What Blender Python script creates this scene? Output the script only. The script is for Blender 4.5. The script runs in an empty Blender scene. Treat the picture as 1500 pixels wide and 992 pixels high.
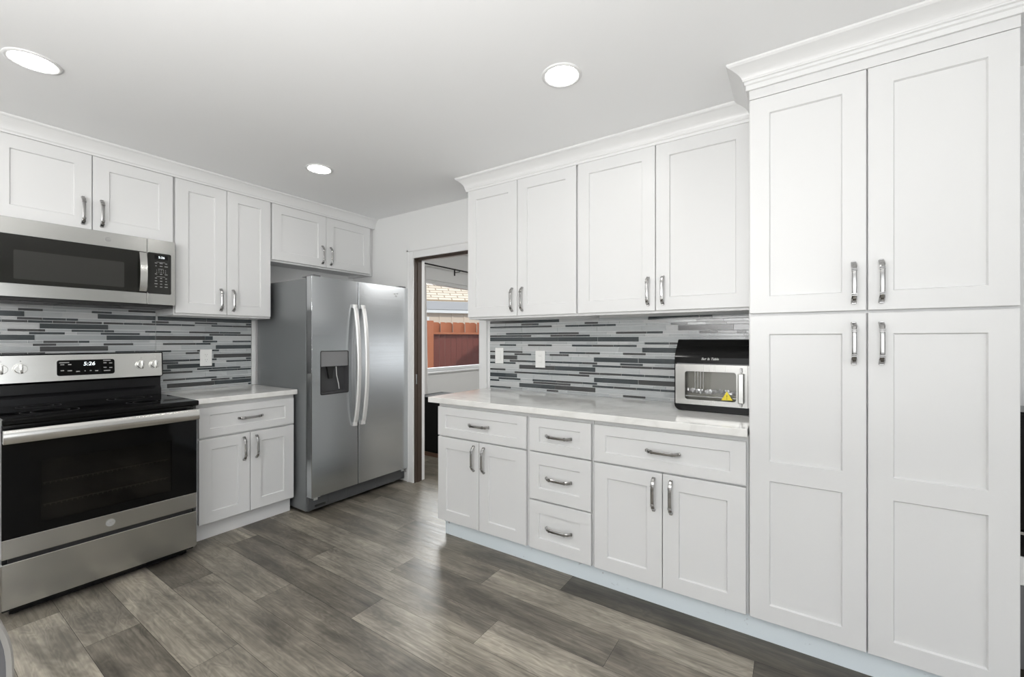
import bpy, bmesh, math, random
from mathutils import Matrix, Vector
random.seed(7)
PI = math.pi
sc = bpy.context.scene
COL = sc.collection

# ------------------------------------------------------------------ camera
CEIL = 2.455
YD, YU, YW = 2.082, 2.387, 2.710        # right-hand run: base fronts, wall-cabinet fronts, wall face
XD, XU, XW = -3.121, -3.416, -3.745     # left-hand run
cam = bpy.data.cameras.new('camera'); cam.sensor_width = 36; cam.lens = 623.4 / 1500 * 36
cam.shift_y = 2.64 / 1500; cam.clip_start = 0.05
co = bpy.data.objects.new('camera', cam); COL.objects.link(co)
co.location = (0, 0, 1.287); co.rotation_euler = (PI / 2, 0, 0.5874)
sc.camera = co
sc.view_settings.view_transform = 'Standard'; sc.view_settings.look = 'None'
sc.view_settings.gamma = 1; sc.view_settings.exposure = -0.16
sc.view_settings.use_curve_mapping = False
sc.cycles.use_denoising = True
sc.cycles.max_bounces = 10; sc.cycles.diffuse_bounces = 5; sc.cycles.glossy_bounces = 5
sc.cycles.transparent_max_bounces = 12
sc.cycles.sample_clamp_indirect = 6

# ------------------------------------------------------------------ world, sun, window light, added fill lights
w = bpy.data.worlds.new('sky'); sc.world = w; w.use_nodes = True
nt = w.node_tree; bg = nt.nodes['Background']
tc = nt.nodes.new('ShaderNodeTexCoord'); sx = nt.nodes.new('ShaderNodeSeparateXYZ')
cr = nt.nodes.new('ShaderNodeValToRGB')
cr.color_ramp.elements[0].position = 0.0; cr.color_ramp.elements[0].color = (.86, .90, .95, 1)
cr.color_ramp.elements[1].position = 0.8; cr.color_ramp.elements[1].color = (.45, .62, .90, 1)
nt.links.new(tc.outputs['Generated'], sx.inputs[0]); nt.links.new(sx.outputs['Z'], cr.inputs[0])
nt.links.new(cr.outputs[0], bg.inputs['Color']); bg.inputs['Strength'].default_value = 1.3

def sun(direction, strength):
    l = bpy.data.lights.new('sun', 'SUN'); l.energy = strength; l.angle = math.radians(1.0)
    l.color = (1, .95, .86)
    o = bpy.data.objects.new('sun', l); COL.objects.link(o)
    o.rotation_euler = Vector(direction).to_track_quat('Z', 'Y').to_euler()
    o.location = (0, 0, 8)
sun((.75, -.45, .95), 3.2)

def area(name, loc, direction, sx_, sy_, power, color=(1, 1, 1)):
    l = bpy.data.lights.new(name, 'AREA'); l.shape = 'RECTANGLE'; l.size = sx_; l.size_y = sy_
    l.energy = power; l.color = color
    o = bpy.data.objects.new(name, l); COL.objects.link(o); o.location = loc
    o.rotation_euler = Vector(direction).to_track_quat('-Z', 'Z').to_euler()
    return o
area('unseen_window_light', (0.2, -2.62, 1.35), (0, 1, .30), 2.6, 1.9, 34, (1, .995, .985))
area('unseen_window_light', (2.92, 0.1, 1.30), (-1, 0, .12), 2.2, 1.7, 24, (1, .995, .985))
area('added_bounce_fill', (-.80, -1.25, 1.70), (-.16, .30, 1), 3.0, 1.3, 122, (1, .99, .975))  # added upward fill behind the camera to brighten the ceiling; no fixture there
area('far_room_fill', (-1.2, 3.75, 2.36), (-.2, 0, -1), 1.7, 1.7, 62, (1, .99, .97))  # added panel brightening the next room; it has no such fixture

area('unseen_window_light', (1.35, 5.93, .99), (0, -1, 0), 1.9, .62, 6, (1, 1, 1))  # added panel, a bright band for the refrigerator door to reflect
area('floor_glare_fill', (-4.62, 5.35, 2.52), (.62, -.70, -.50), 2.2, .5, 170, (1, .995, .98))  # added panel outside the far window, placed to make the floor glare

# ------------------------------------------------------------------ materials
def mat(name):
    m = bpy.data.materials.new(name); m.use_nodes = True
    return m, m.node_tree, m.node_tree.nodes['Principled BSDF']
def plain(name, col, rough=.5, metal=0, spec=.5, bump=0, bscale=200, coat=0, stretch=None):
    m, t, b = mat(name)
    b.inputs['Base Color'].default_value = (*col, 1); b.inputs['Roughness'].default_value = rough
    b.inputs['Metallic'].default_value = metal; b.inputs['Specular IOR Level'].default_value = spec
    if coat: b.inputs['Coat Weight'].default_value = coat; b.inputs['Coat Roughness'].default_value = .05
    c = t.nodes.new('ShaderNodeTexCoord'); mp = t.nodes.new('ShaderNodeMapping')
    mp.inputs['Scale'].default_value = stretch or (1, 1, 1)
    n = t.nodes.new('ShaderNodeTexNoise'); n.inputs['Scale'].default_value = bscale; n.inputs['Detail'].default_value = 3
    t.links.new(c.outputs['Object'], mp.inputs[0]); t.links.new(mp.outputs[0], n.inputs['Vector'])
    mx = t.nodes.new('ShaderNodeMapRange')
    mx.inputs['To Min'].default_value = max(0.02, rough - .04); mx.inputs['To Max'].default_value = rough + .04
    t.links.new(n.outputs['Fac'], mx.inputs['Value']); t.links.new(mx.outputs[0], b.inputs['Roughness'])
    if bump:
        bp = t.nodes.new('ShaderNodeBump'); bp.inputs['Strength'].default_value = bump; bp.inputs['Distance'].default_value = .002
        t.links.new(n.outputs['Fac'], bp.inputs['Height']); t.links.new(bp.outputs[0], b.inputs['Normal'])
    return m
M = {}
M['cab'] = plain('white_lacquer', (.70, .702, .70), .34, bump=.02, bscale=300)
M['wall'] = plain('wall_paint', (.77, .775, .77), .7, bump=.08, bscale=180)
M['ceil'] = plain('ceiling_paint', (.88, .885, .89), .85, bump=.10, bscale=140)
M['trim'] = plain('trim_paint', (.74, .742, .74), .35)
M['steel'] = plain('brushed_steel', (.52, .52, .50), .20, 1, bscale=18, stretch=(.1, .1, 12))
M['steel_h'] = plain('brushed_steel_bright', (.74, .735, .71), .20, 1, bscale=18, stretch=(.1, .1, 12))
M['fridge'] = plain('fridge_steel', (.60, .62, .635), .25, 1, bscale=10, stretch=(.1, .1, 12))
M['fridge_side'] = plain('fridge_grey_side', (.23, .24, .245), .38, .55, bump=.1, bscale=250)
M['grille'] = plain('dark_grille', (.075, .078, .08), .45)
M['bar'] = plain('satin_handle', (.78, .78, .77), .42, .5)
M['chrome'] = plain('dark_chrome', (.42, .415, .41), .16, 1)
M['black'] = plain('black_enamel', (.006, .006, .007), .22, spec=.3)
M['blackgl'] = plain('black_glass', (.003, .003, .003), .06, spec=.18)
M['mwgl'] = plain('microwave_black_glass', (.014, .014, .012), .06, spec=.35)
M['mwwin'] = plain('microwave_mesh_window', (.040, .040, .037), .10, spec=.25)
M['blackpl'] = plain('black_plastic', (.018, .018, .018), .38)
M['glossbl'] = plain('glossy_black_plastic', (.007, .007, .007), .14, spec=.2)
M['grey_pl'] = plain('grey_plastic', (.16, .16, .165), .42)
M['darkgap'] = plain('dark_recess', (.01, .01, .01), .8)
M['grey_pl2'] = plain('faint_burner_print', (.05, .05, .05), .4)
M['white_pl'] = plain('white_plastic', (.84, .84, .82), .35)
M['grout'] = plain('grout', (.66, .67, .67), .8)
M['tl0'] = plain('pale_grey_glass_tile', (.44, .46, .465), .12, spec=.6)
M['tl1'] = plain('light_grey_stone_tile', (.50, .51, .51), .22)
M['tl2'] = plain('silver_tile', (.38, .40, .405), .14, spec=.6)
M['td0'] = plain('dark_slate_glass_tile', (.050, .060, .064), .10, spec=.6)
M['td1'] = plain('charcoal_tile', (.065, .066, .066), .16)
M['brown'] = plain('dark_brown_jamb', (.060, .042, .032), .5, bump=.2, bscale=30, stretch=(6, 6, 1))
M['brownwood'] = plain('reddish_wood', (.16, .09, .06), .5)
M['curtain'] = plain('white_curtain', (.80, .79, .78), .9)
M['iron'] = plain('black_iron', (.02, .018, .017), .4, .6)
M['side'] = plain('black_sideboard', (.010, .010, .010), .6, spec=.12)
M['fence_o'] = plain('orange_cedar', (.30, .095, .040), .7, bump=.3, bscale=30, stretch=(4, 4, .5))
M['fence_r'] = plain('shaded_cedar_red', (.115, .022, .014), .6, bump=.3, bscale=30, stretch=(4, 4, .5))  # shade on the boards below the rail, put into their colour
M['cream'] = plain('cream_siding', (.60, .50, .41), .8)
M['gutter'] = plain('grey_gutter', (.45, .45, .46), .6)
M['ground'] = plain('dry_ground', (.25, .22, .18), .9, bump=.4, bscale=12)
M['foil'] = plain('crumpled_foil', (.85, .85, .86), .30, 1)
M['yellow'] = plain('yellow_sticker', (.85, .68, .03), .5)
M['chairg'] = plain('grey_upholstery', (.16, .16, .17), .5, bump=.1)
M['chairrim'] = plain('pale_rim', (.33, .32, .30), .45)
M['chairleg'] = plain('black_steel_leg', (.03, .03, .03), .4, .5)
M['silver'] = plain('silver_badge', (.62, .62, .60), .25, 1)
M['graymark'] = plain('grey_print', (.30, .30, .29), .6)
M['fryin'] = plain('fryer_interior', (.36, .35, .31), .35, .6)
M['exterior'] = plain('roof_deck', (.3, .3, .3), .9)

def emis(name, col, s):
    m = bpy.data.materials.new(name); m.use_nodes = True; t = m.node_tree
    b = t.nodes['Principled BSDF']; b.inputs['Base Color'].default_value = (.8, .8, .8, 1)
    b.inputs['Emission Color'].default_value = (*col, 1); b.inputs['Emission Strength'].default_value = s
    return m
M['lamp'] = emis('lamp_diffuser', (1, .98, .95), 40)
M['digit'] = emis('display_digits', (.85, .95, 1), 1.6)

def glass(name, tint, refl=.06):
    m = bpy.data.materials.new(name); m.use_nodes = True; t = m.node_tree
    for n in list(t.nodes): t.nodes.remove(n)
    o = t.nodes.new('ShaderNodeOutputMaterial'); mix = t.nodes.new('ShaderNodeMixShader')
    tr = t.nodes.new('ShaderNodeBsdfTransparent'); gl = t.nodes.new('ShaderNodeBsdfGlossy')
    fr = t.nodes.new('ShaderNodeFresnel'); fr.inputs['IOR'].default_value = 1.45
    tr.inputs['Color'].default_value = (*tint, 1); gl.inputs['Roughness'].default_value = .03
    geo = t.nodes.new('ShaderNodeNewGeometry'); inv = t.nodes.new('ShaderNodeMath'); inv.operation = 'SUBTRACT'; inv.inputs[0].default_value = 1
    mu = t.nodes.new('ShaderNodeMath'); mu.operation = 'MULTIPLY'
    t.links.new(geo.outputs['Backfacing'], inv.inputs[1]); t.links.new(inv.outputs[0], mu.inputs[0]); t.links.new(fr.outputs[0], mu.inputs[1])
    t.links.new(mu.outputs[0], mix.inputs[0]); t.links.new(tr.outputs[0], mix.inputs[1]); t.links.new(gl.outputs[0], mix.inputs[2])
    t.links.new(mix.outputs[0], o.inputs[0])
    return m
M['pane'] = glass('window_glass', (.96, .97, .97))
M['ovenglass'] = glass('tinted_oven_glass', (.42, .41, .38))
M['frysteel'] = plain('fryer_brushed_steel', (.40, .395, .38), .26, 1, bscale=18, stretch=(12, .1, .1))
M['frypane'] = glass('fryer_window_glass', (.80, .80, .80))

def quartz():
    m, t, b = mat('white_quartz')
    c = t.nodes.new('ShaderNodeTexCoord'); n = t.nodes.new('ShaderNodeTexNoise'); n.inputs['Scale'].default_value = 2.2
    n.inputs['Detail'].default_value = 7; n.inputs['Distortion'].default_value = 1.6
    t.links.new(c.outputs['Object'], n.inputs['Vector'])
    r = t.nodes.new('ShaderNodeValToRGB'); e = r.color_ramp.elements
    e[0].position = .44; e[0].color = (.80, .795, .77, 1); e[1].position = .56; e[1].color = (.80, .795, .775, 1)
    k = e.new(.50); k.color = (.73, .725, .70, 1)
    t.links.new(n.outputs['Fac'], r.inputs[0]); t.links.new(r.outputs[0], b.inputs['Base Color'])
    b.inputs['Roughness'].default_value = .10
    return m
M['quartz'] = quartz()

def toek():
    m, t, b = mat('scuffed_toe_kick')
    c = t.nodes.new('ShaderNodeTexCoord'); n = t.nodes.new('ShaderNodeTexNoise'); n.inputs['Scale'].default_value = 28
    n.inputs['Detail'].default_value = 6
    t.links.new(c.outputs['Object'], n.inputs['Vector'])
    r = t.nodes.new('ShaderNodeValToRGB'); e = r.color_ramp.elements
    e[0].position = .25; e[0].color = (.30, .30, .31, 1); e[1].position = .33; e[1].color = (.70, .765, .80, 1)
    t.links.new(n.outputs['Fac'], r.inputs[0]); t.links.new(r.outputs[0], b.inputs['Base Color'])
    b.inputs['Roughness'].default_value = .5
    return m
M['toe'] = toek()

def plankmat():
    m, t, b = mat('grey_oak_planks')
    L = t.links.new
    at = t.nodes.new('ShaderNodeAttribute'); at.attribute_name = 'tone'
    sp = t.nodes.new('ShaderNodeSeparateColor'); L(at.outputs['Color'], sp.inputs[0])
    c = t.nodes.new('ShaderNodeTexCoord')
    off = t.nodes.new('ShaderNodeVectorMath'); off.operation = 'MULTIPLY_ADD'
    cmb = t.nodes.new('ShaderNodeCombineXYZ')
    L(sp.outputs['Green'], cmb.inputs[0]); L(sp.outputs['Blue'], cmb.inputs[1]); L(sp.outputs['Green'], cmb.inputs[2])
    off.inputs[1].default_value = (37, 23, 11); L(cmb.outputs[0], off.inputs[0]); L(c.outputs['Object'], off.inputs[2])
    def noise(scale, stretch, detail, dist=0, rough=.5):
        mp = t.nodes.new('ShaderNodeMapping'); mp.inputs['Scale'].default_value = stretch; L(off.outputs[0], mp.inputs[0])
        n = t.nodes.new('ShaderNodeTexNoise'); n.inputs['Scale'].default_value = scale; n.inputs['Detail'].default_value = detail
        n.inputs['Distortion'].default_value = dist; n.inputs['Roughness'].default_value = rough
        L(mp.outputs[0], n.inputs['Vector']); return n
    fine = noise(3.0, (.55, 26, 1), 6, .4, .62)          # long grain
    blot = noise(2.4, (.9, 3.0, 1), 5, .5, .6)         # smoky blotches
    cath = noise(3.2, (1.0, 5.0, 1), 2, .3)              # cathedral rings
    wv = t.nodes.new('ShaderNodeMath'); wv.operation = 'MULTIPLY'; wv.inputs[1].default_value = 70; L(cath.outputs['Fac'], wv.inputs[0])
    sn = t.nodes.new('ShaderNodeMath'); sn.operation = 'SINE'; L(wv.outputs[0], sn.inputs[0])
    def mr(src, a, b_, c_, d_):
        r = t.nodes.new('ShaderNodeMapRange'); r.inputs['From Min'].default_value = a; r.inputs['From Max'].default_value = b_
        r.inputs['To Min'].default_value = c_; r.inputs['To Max'].default_value = d_; L(src, r.inputs['Value']); return r.outputs[0]
    def mul(x, y):
        q = t.nodes.new('ShaderNodeMath'); q.operation = 'MULTIPLY'; L(x, q.inputs[0]); L(y, q.inputs[1]); return q.outputs[0]
    v = mul(mr(fine.outputs['Fac'], .3, .7, .64, 1.28), mr(blot.outputs['Fac'], .35, .64, .50, 1.22))
    v = mul(v, mr(sn.outputs[0], -1, 1, .87, 1.07))
    base = t.nodes.new('ShaderNodeMix'); base.data_type = 'RGBA'
    base.inputs[6].default_value = (.070, .060, .047, 1); base.inputs[7].default_value = (.41, .37, .305, 1)
    L(sp.outputs['Red'], base.inputs[0])
    mm = t.nodes.new('ShaderNodeVectorMath'); mm.operation = 'SCALE'; L(base.outputs[2], mm.inputs[0]); L(v, mm.inputs['Scale'])
    L(mm.outputs[0], b.inputs['Base Color'])
    L(mr(fine.outputs['Fac'], .3, .7, .33, .46), b.inputs['Roughness'])
    bp = t.nodes.new('ShaderNodeBump'); bp.inputs['Strength'].default_value = .12; bp.inputs['Distance'].default_value = .002
    L(fine.outputs['Fac'], bp.inputs['Height']); L(bp.outputs[0], b.inputs['Normal'])
    return m
M['plank'] = plankmat()

def shingle():
    m, t, b = mat('tan_roof_shingles')
    c = t.nodes.new('ShaderNodeTexCoord'); br = t.nodes.new('ShaderNodeTexBrick'); mp = t.nodes.new('ShaderNodeMapping'); mp.inputs['Rotation'].default_value = (0, 0, math.radians(-52.3))
    br.inputs['Scale'].default_value = 1; br.inputs['Brick Width'].default_value = .45; br.inputs['Color1'].default_value = (.84, .71, .56, 1)
    br.inputs['Color2'].default_value = (.72, .60, .46, 1); br.inputs['Mortar'].default_value = (.42, .32, .22, 1)
    br.inputs['Mortar Size'].default_value = .022; br.inputs['Row Height'].default_value = .16
    t.links.new(c.outputs['Object'], mp.inputs[0]); t.links.new(mp.outputs[0], br.inputs['Vector']); t.links.new(br.outputs[0], b.inputs['Base Color'])
    b.inputs['Roughness'].default_value = .9
    return m
M['shingle'] = shingle()

# ------------------------------------------------------------------ helpers
def box(bm, x0, x1, y0, y1, z0, z1, bev=0.0, seg=1):
    t = bmesh.new()
    bmesh.ops.create_cube(t, size=1)
    for v in t.verts:
        v.co = Vector(((x0 + x1) / 2 + v.co.x * (x1 - x0), (y0 + y1) / 2 + v.co.y * (y1 - y0), (z0 + z1) / 2 + v.co.z * (z1 - z0)))
    if bev:
        bmesh.ops.bevel(t, geom=t.edges[:], offset=bev, segments=seg, affect='EDGES', profile=.5)
    merge(bm, t); return bm
def merge(bm, t):
    me = bpy.data.meshes.new('tmp'); t.to_mesh(me); t.free(); bm.from_mesh(me); bpy.data.meshes.remove(me)
def cyl(bm, p0, p1, r0, r1=None, seg=24, cap=True):
    r1 = r0 if r1 is None else r1
    p0 = Vector(p0); p1 = Vector(p1); d = p1 - p0
    t = bmesh.new(); bmesh.ops.create_cone(t, cap_ends=cap, segments=seg, radius1=r0, radius2=r1, depth=d.length)
    mt = Matrix.Translation((p0 + p1) / 2) @ d.to_track_quat('Z', 'Y').to_matrix().to_4x4()
    bmesh.ops.transform(t, matrix=mt, verts=t.verts); merge(bm, t); return bm
def tube(bm, pts, r, seg=10):
    rings = []
    pts = [Vector(p) for p in pts]
    for i, p in enumerate(pts):
        d = (pts[min(i + 1, len(pts) - 1)] - pts[max(i - 1, 0)]).normalized()
        q = d.to_track_quat('Z', 'Y').to_matrix()
        rings.append([bm.verts.new(p + q @ Vector((r * math.cos(2 * PI * k / seg), r * math.sin(2 * PI * k / seg), 0))) for k in range(seg)])
    for a, b in zip(rings, rings[1:]):
        for k in range(seg): bm.faces.new((a[k], a[(k + 1) % seg], b[(k + 1) % seg], b[k]))
    bm.faces.new(rings[0][::-1]); bm.faces.new(rings[-1]); return bm
def prism(bm, outline, fn, h0, h1):
    """outline: list of 2D points; fn(a, b, h) -> xyz; closed solid"""
    lo = [bm.verts.new(fn(a, b, h0)) for a, b in outline]; hi = [bm.verts.new(fn(a, b, h1)) for a, b in outline]
    n = len(outline)
    for i in range(n): bm.faces.new((lo[i], lo[(i + 1) % n], hi[(i + 1) % n], hi[i]))
    bm.faces.new(lo[::-1]); bm.faces.new(hi); return bm
def rrect(a0, a1, b0, b1, r, n=5):
    out = []
    for (ca, cb, s) in ((a1 - r, b0 + r, -90), (a1 - r, b1 - r, 0), (a0 + r, b1 - r, 90), (a0 + r, b0 + r, 180)):
        for k in range(n + 1):
            t = math.radians(s + 90 * k / n); out.append((ca + r * math.cos(t), cb + r * math.sin(t)))
    return out
def world_org(o):
    p = Vector((0, 0, 0))
    while o: p += o.location; o = o.parent
    return p
def obj(name, bm, m, parent=None, smooth=False, recalc=True, org=None):
    """link bm (world coordinates) as one mesh object"""
    if recalc: bmesh.ops.recalc_face_normals(bm, faces=bm.faces[:])
    o0 = world_org(parent) if parent else Vector((0, 0, 0))
    org = Vector(org) if org is not None else o0
    bmesh.ops.transform(bm, matrix=Matrix.Translation(-org), verts=bm.verts)
    me = bpy.data.meshes.new(name); bm.to_mesh(me); bm.free()
    for mm in (m if isinstance(m, (list, tuple)) else [m]): me.materials.append(mm)
    if smooth:
        for p in me.polygons: p.use_smooth = True
    o = bpy.data.objects.new(name, me); COL.objects.link(o); o.parent = parent
    o.location = org - o0
    return o
def smooth_by_angle(o, deg=35):
    me = o.data
    bm = bmesh.new(); bm.from_mesh(me)
    for e in bm.edges:
        e.smooth = not (len(e.link_faces) == 2 and e.calc_face_angle(0) > math.radians(deg))
    for f in bm.faces: f.smooth = True
    bm.to_mesh(me); bm.free(); return o
def thing(name, label, cat, loc, group=None):
    o = bpy.data.objects.new(name, None); o.empty_display_size = .1; COL.objects.link(o); o.location = loc
    return tag(o, label, cat, group)
def tag(o, label, cat, group=None):
    o['label'] = label; o['category'] = cat
    if group: o['group'] = group
    return o
def struct(o): o['kind'] = 'structure'; return o
B = bmesh.new
def text_bm(s, size, fn, depth=.0008, shear=0, spacing=1.0):
    """text as solid letters; fn(u, z, h) -> xyz, centred on the origin"""
    c = bpy.data.curves.new('txt', 'FONT'); c.body = s; c.size = size; c.align_x = 'CENTER'; c.align_y = 'CENTER'
    c.extrude = depth / 2; c.shear = shear; c.space_character = spacing; c.resolution_u = 3
    o = bpy.data.objects.new('txt', c); COL.objects.link(o)
    dg = bpy.context.evaluated_depsgraph_get(); me = bpy.data.meshes.new_from_object(o.evaluated_get(dg))
    bm = B(); bm.from_mesh(me); bpy.data.objects.remove(o); bpy.data.meshes.remove(me); bpy.data.curves.remove(c)
    for v in bm.verts: v.co = Vector(fn(v.co.x, v.co.y, v.co.z + depth / 2))
    return bm
# run frames: (u along the wall, d out from a plane into the room, z)
def FB(Y0): return lambda u, d, z: (u, Y0 - d, z)
def FA(X0): return lambda u, d, z: (X0 + d, u, z)
def fbox(bm, F, u0, u1, d0, d1, z0, z1, bev=0, seg=1):
    a = F(u0, d0, z0); b = F(u1, d1, z1)
    return box(bm, min(a[0], b[0]), max(a[0], b[0]), min(a[1], b[1]), max(a[1], b[1]), z0, z1, bev, seg)

# ------------------------------------------------------------------ room shell
XR, YF, YB2, XFL = 3.0, -2.7, 6.0, -3.80
# floor: planks 184 mm wide laid along x
def floor():
    bm = B(); lay = bm.loops.layers.float_color.new('tone')
    def quad(x0, x1, y0, y1, z, col, mi):
        f = bm.faces.new([bm.verts.new(p) for p in ((x0, y0, z), (x1, y0, z), (x1, y1, z), (x0, y1, z))])
        f.material_index = mi
        for l in f.loops: l[lay] = (*col, 1)
    quad(XFL - .1, XR + .1, YF - .1, YB2 + .1, -.0012, (0, 0, 0), 1)
    joints = {-6: -2.90, -5: -2.478, -4: -1.967, -3: -2.68, -2: -2.22, -1: -1.711, 0: -2.385, 1: -1.878, 2: -2.63, 3: -2.256, 4: -1.6}
    tones = {(-6, 0): .86, (-6, -1): .45, (-5, 0): .34, (-5, -1): .52, (-4, 0): .66, (-4, -1): .66, (-3, -1): .22, (-3, 0): .46, (-3, 1): .62,
             (-2, -1): .50, (-2, 0): .42, (-2, 1): .42, (-1, -1): .62, (-1, -2): .62, (-1, 0): .68, (0, -1): .30, (0, 0): .55, (0, 1): .84,
             (1, -1): .60, (1, 0): .34, (1, 1): .30, (2, -1): .22, (2, 0): .42, (2, 1): .66, (2, 2): .12, (3, -1): .50, (3, 0): .34, (3, 1): .07, (3, 2): .07,  # row along the toe kick: dark planks, with its shade in the tone
             (-1, -1): .28, (4, 0): .3, (4, -1): .5, (5, 0): .35, (5, -1): .3}
    rnd = random.Random(3)
    pitch, wd = 1.247, .1838
    for n in range(-24, 27):
        y0 = 1.41 + n * wd; y1 = y0 + wd
        j = joints.get(n, rnd.uniform(-2.9, -1.7))
        for k in range(-3, 6):
            x0 = j + k * pitch; x1 = x0 + pitch
            x0 = max(x0, XFL - .1); x1 = min(x1, XR + .1)
            if x1 - x0 < .01: continue
            tn = tones.get((n, k), rnd.choice([.25, .4, .5, .6, .7]))
            col = (tn, rnd.random(), rnd.random())
            g = .0006
            # a plank top with a fine bevelled edge down to the subfloor
            quad(x0 + g, x1 - g, y0 + g, y1 - g, 0, col, 0)
    # right-angle joints for row -1: its long dark plank runs up to x = -1.711
    return bm
o = obj('floor', floor(), [M['plank'], M['darkgap']], recalc=False); struct(o)

bm = B(); box(bm, XFL - .4, XR + .1, YF - .1, YB2 + .4, CEIL, CEIL + .15); struct(obj('ceiling', bm, M['ceil']))
# slab under the floor so that no light comes up through the joints
bm = B(); box(bm, XFL - .1, XR + .1, YF - .1, YB2 + .1, -.12, -.004); struct(obj('floor', bm, M['darkgap']))

bm = B(); box(bm, XFL - .12, XW, YF, YW, 0, CEIL); struct(obj('wall_left', bm, M['wall']))
# wall with the doorway (x -2.863 .. -2.113, 2.026 high)
DX0, DX1, DZ, WT = -2.863, -2.113, 2.026, .11
bm = B(); box(bm, XFL - .12, DX0 - .006, YW, YW + WT, 0, CEIL); box(bm, DX1 + .006, XR, YW, YW + WT, 0, CEIL)
box(bm, DX0 - .006, DX1 + .006, YW, YW + WT, DZ + .006, CEIL); struct(obj('wall_back', bm, M['wall']))
# right wall with a window, front wall with a wide window, both behind the camera
def holed(F, u0, u1, hu0, hu1, hz0, hz1, t):
    bm = B()
    fbox(bm, F, u0, hu0, -t, 0, 0, CEIL); fbox(bm, F, hu1, u1, -t, 0, 0, CEIL)
    fbox(bm, F, hu0, hu1, -t, 0, 0, hz0); fbox(bm, F, hu0, hu1, -t, 0, hz1, CEIL); return bm
Fr = lambda u, d, z: (XR - d, u, z)
Ff = lambda u, d, z: (u, YF + d, z)
struct(obj('wall_right', holed(Fr, YF, YW, -1.0, 1.2, .45, 2.15, .12), M['wall']))
struct(obj('wall_front', holed(Ff, XFL - .12, XR + .12, -1.1, 1.5, .40, 2.3, .12), M['wall']))
def window_unit(F, u0, u1, z0, z1, name, sill=True, bars=1, t=.12):
    bm = B(); f = .045
    fbox(bm, F, u0, u0 + f, -t + .02, -.02, z0, z1, .003); fbox(bm, F, u1 - f, u1, -t + .02, -.02, z0, z1, .003)
    fbox(bm, F, u0 + f, u1 - f, -t + .02, -.02, z0, z0 + f, .003); fbox(bm, F, u0 + f, u1 - f, -t + .02, -.02, z1 - f, z1, .003)
    for k in range(1, bars + 1):
        uc = u0 + (u1 - u0) * k / (bars + 1); fbox(bm, F, uc - .02, uc + .02, -t + .03, -.03, z0 + f, z1 - f, .003)
    o = struct(obj(name, bm, M['trim'], org=F((u0 + u1) / 2, 0, z0)))
    bm = B(); fbox(bm, F, u0 + f, u1 - f, -t / 2 - .003, -t / 2 + .003, z0 + f, z1 - f); obj('pane', bm, M['pane'], o)
    if sill:
        bm = B(); fbox(bm, F, u0 - .04, u1 + .04, -.02, .035, z0 - .022, z0, .004, 2); obj('sill', bm, M['trim'], o)
    return o
window_unit(Fr, -1.0, 1.2, .45, 2.15, 'window_2')
window_unit(Ff, -1.1, 1.5, .40, 2.3, 'window_3', bars=2)
# room beyond the doorway
Fl = lambda u, d, z: (XFL + d, u, z)
struct(obj('wall_far_left', holed(Fl, YW + WT, YB2, 3.735, 5.30, .89, 2.045, .12), M['wall']))
Fk = lambda u, d, z: (u, YB2 - d, z)
struct(obj('wall_far_back', holed(Fk, XFL - .12, XR, .35, 2.35, .64, 1.34, .12), M['wall']))
window_unit(Fk, .35, 2.35, .64, 1.34, 'added_window_4')  # unseen window added around the panel that the refrigerator reflects
bm = B(); box(bm, XR - .1, XR, YW + WT, YB2, 0, CEIL); struct(obj('wall_far_right', bm, M['wall']))
window_unit(Fl, 3.735, 5.30, .89, 2.045, 'window_1', bars=0)

# door frame: white casing, dark brown jamb, thin white edge beyond
bm = B(); cw = .078
box(bm, DX0 - cw, DX0 - .001, YW - .016, YW - .0005, 0, DZ + cw, .003, 2); box(bm, DX1 + .001, DX1 + cw, YW - .016, YW - .0005, 0, DZ + cw, .003, 2)
box(bm, DX0, DX1, YW - .016, YW - .0005, DZ, DZ + cw, .003, 2)
# raised outer bead
box(bm, DX0 - cw, DX0 - cw + .018, YW - .022, YW - .014, 0, DZ + cw, .002); box(bm, DX1 + cw - .018, DX1 + cw, YW - .022, YW - .014, .95, DZ + cw, .002)
box(bm, DX0 - cw, DX1 + cw, YW - .022, YW - .014, DZ + cw - .018, DZ + cw, .002)
dr = struct(obj('door_1', bm, M['trim'], org=(-2.49, YW, 0)))
bm = B(); box(bm, DX0 - .005, DX0 + .006, YW, YW + .085, 0, DZ + .005); box(bm, DX1 - .006, DX1 + .005, YW, YW + .085, 0, DZ + .005)
box(bm, DX0, DX1, YW, YW + .085, DZ - .006, DZ + .005)
box(bm, DX0 + .006, DX0 + .014, YW + .03, YW + .055, 0, DZ - .006); box(bm, DX0 + .006, DX1 - .006, YW + .03, YW + .055, DZ - .014, DZ - .006)
jamb = obj('jamb', bm, M['brown'], dr)
bm = B(); box(bm, DX0 + .006, DX0 + .0085, YW + .010, YW + .028, .89, .98, .0006); obj('latch_plate', bm, M['chrome'], jamb)
bm = B(); box(bm, DX0 - .005, DX0 + .006, YW + .085, YW + WT + .012, 0, DZ + .005, .002); box(bm, DX1 - .006, DX1 + .005, YW + .085, YW + WT + .012, 0, DZ + .005, .002)
box(bm, DX0, DX1, YW + .085, YW + WT + .012, DZ - .006, DZ + .005, .002); obj('edge_strip', bm, M['trim'], dr)
# baseboards
bm = B(); box(bm, DX0 - cw - .13, DX0 - cw, YW - .012, YW, 0, .09, .003); struct(obj('baseboard_back', bm, M['trim']))
bm = B(); box(bm, XFL, XFL + .014, YW + WT + .02, YB2, 0, .09, .003); struct(obj('baseboard_left', bm, M['trim']))

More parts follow.
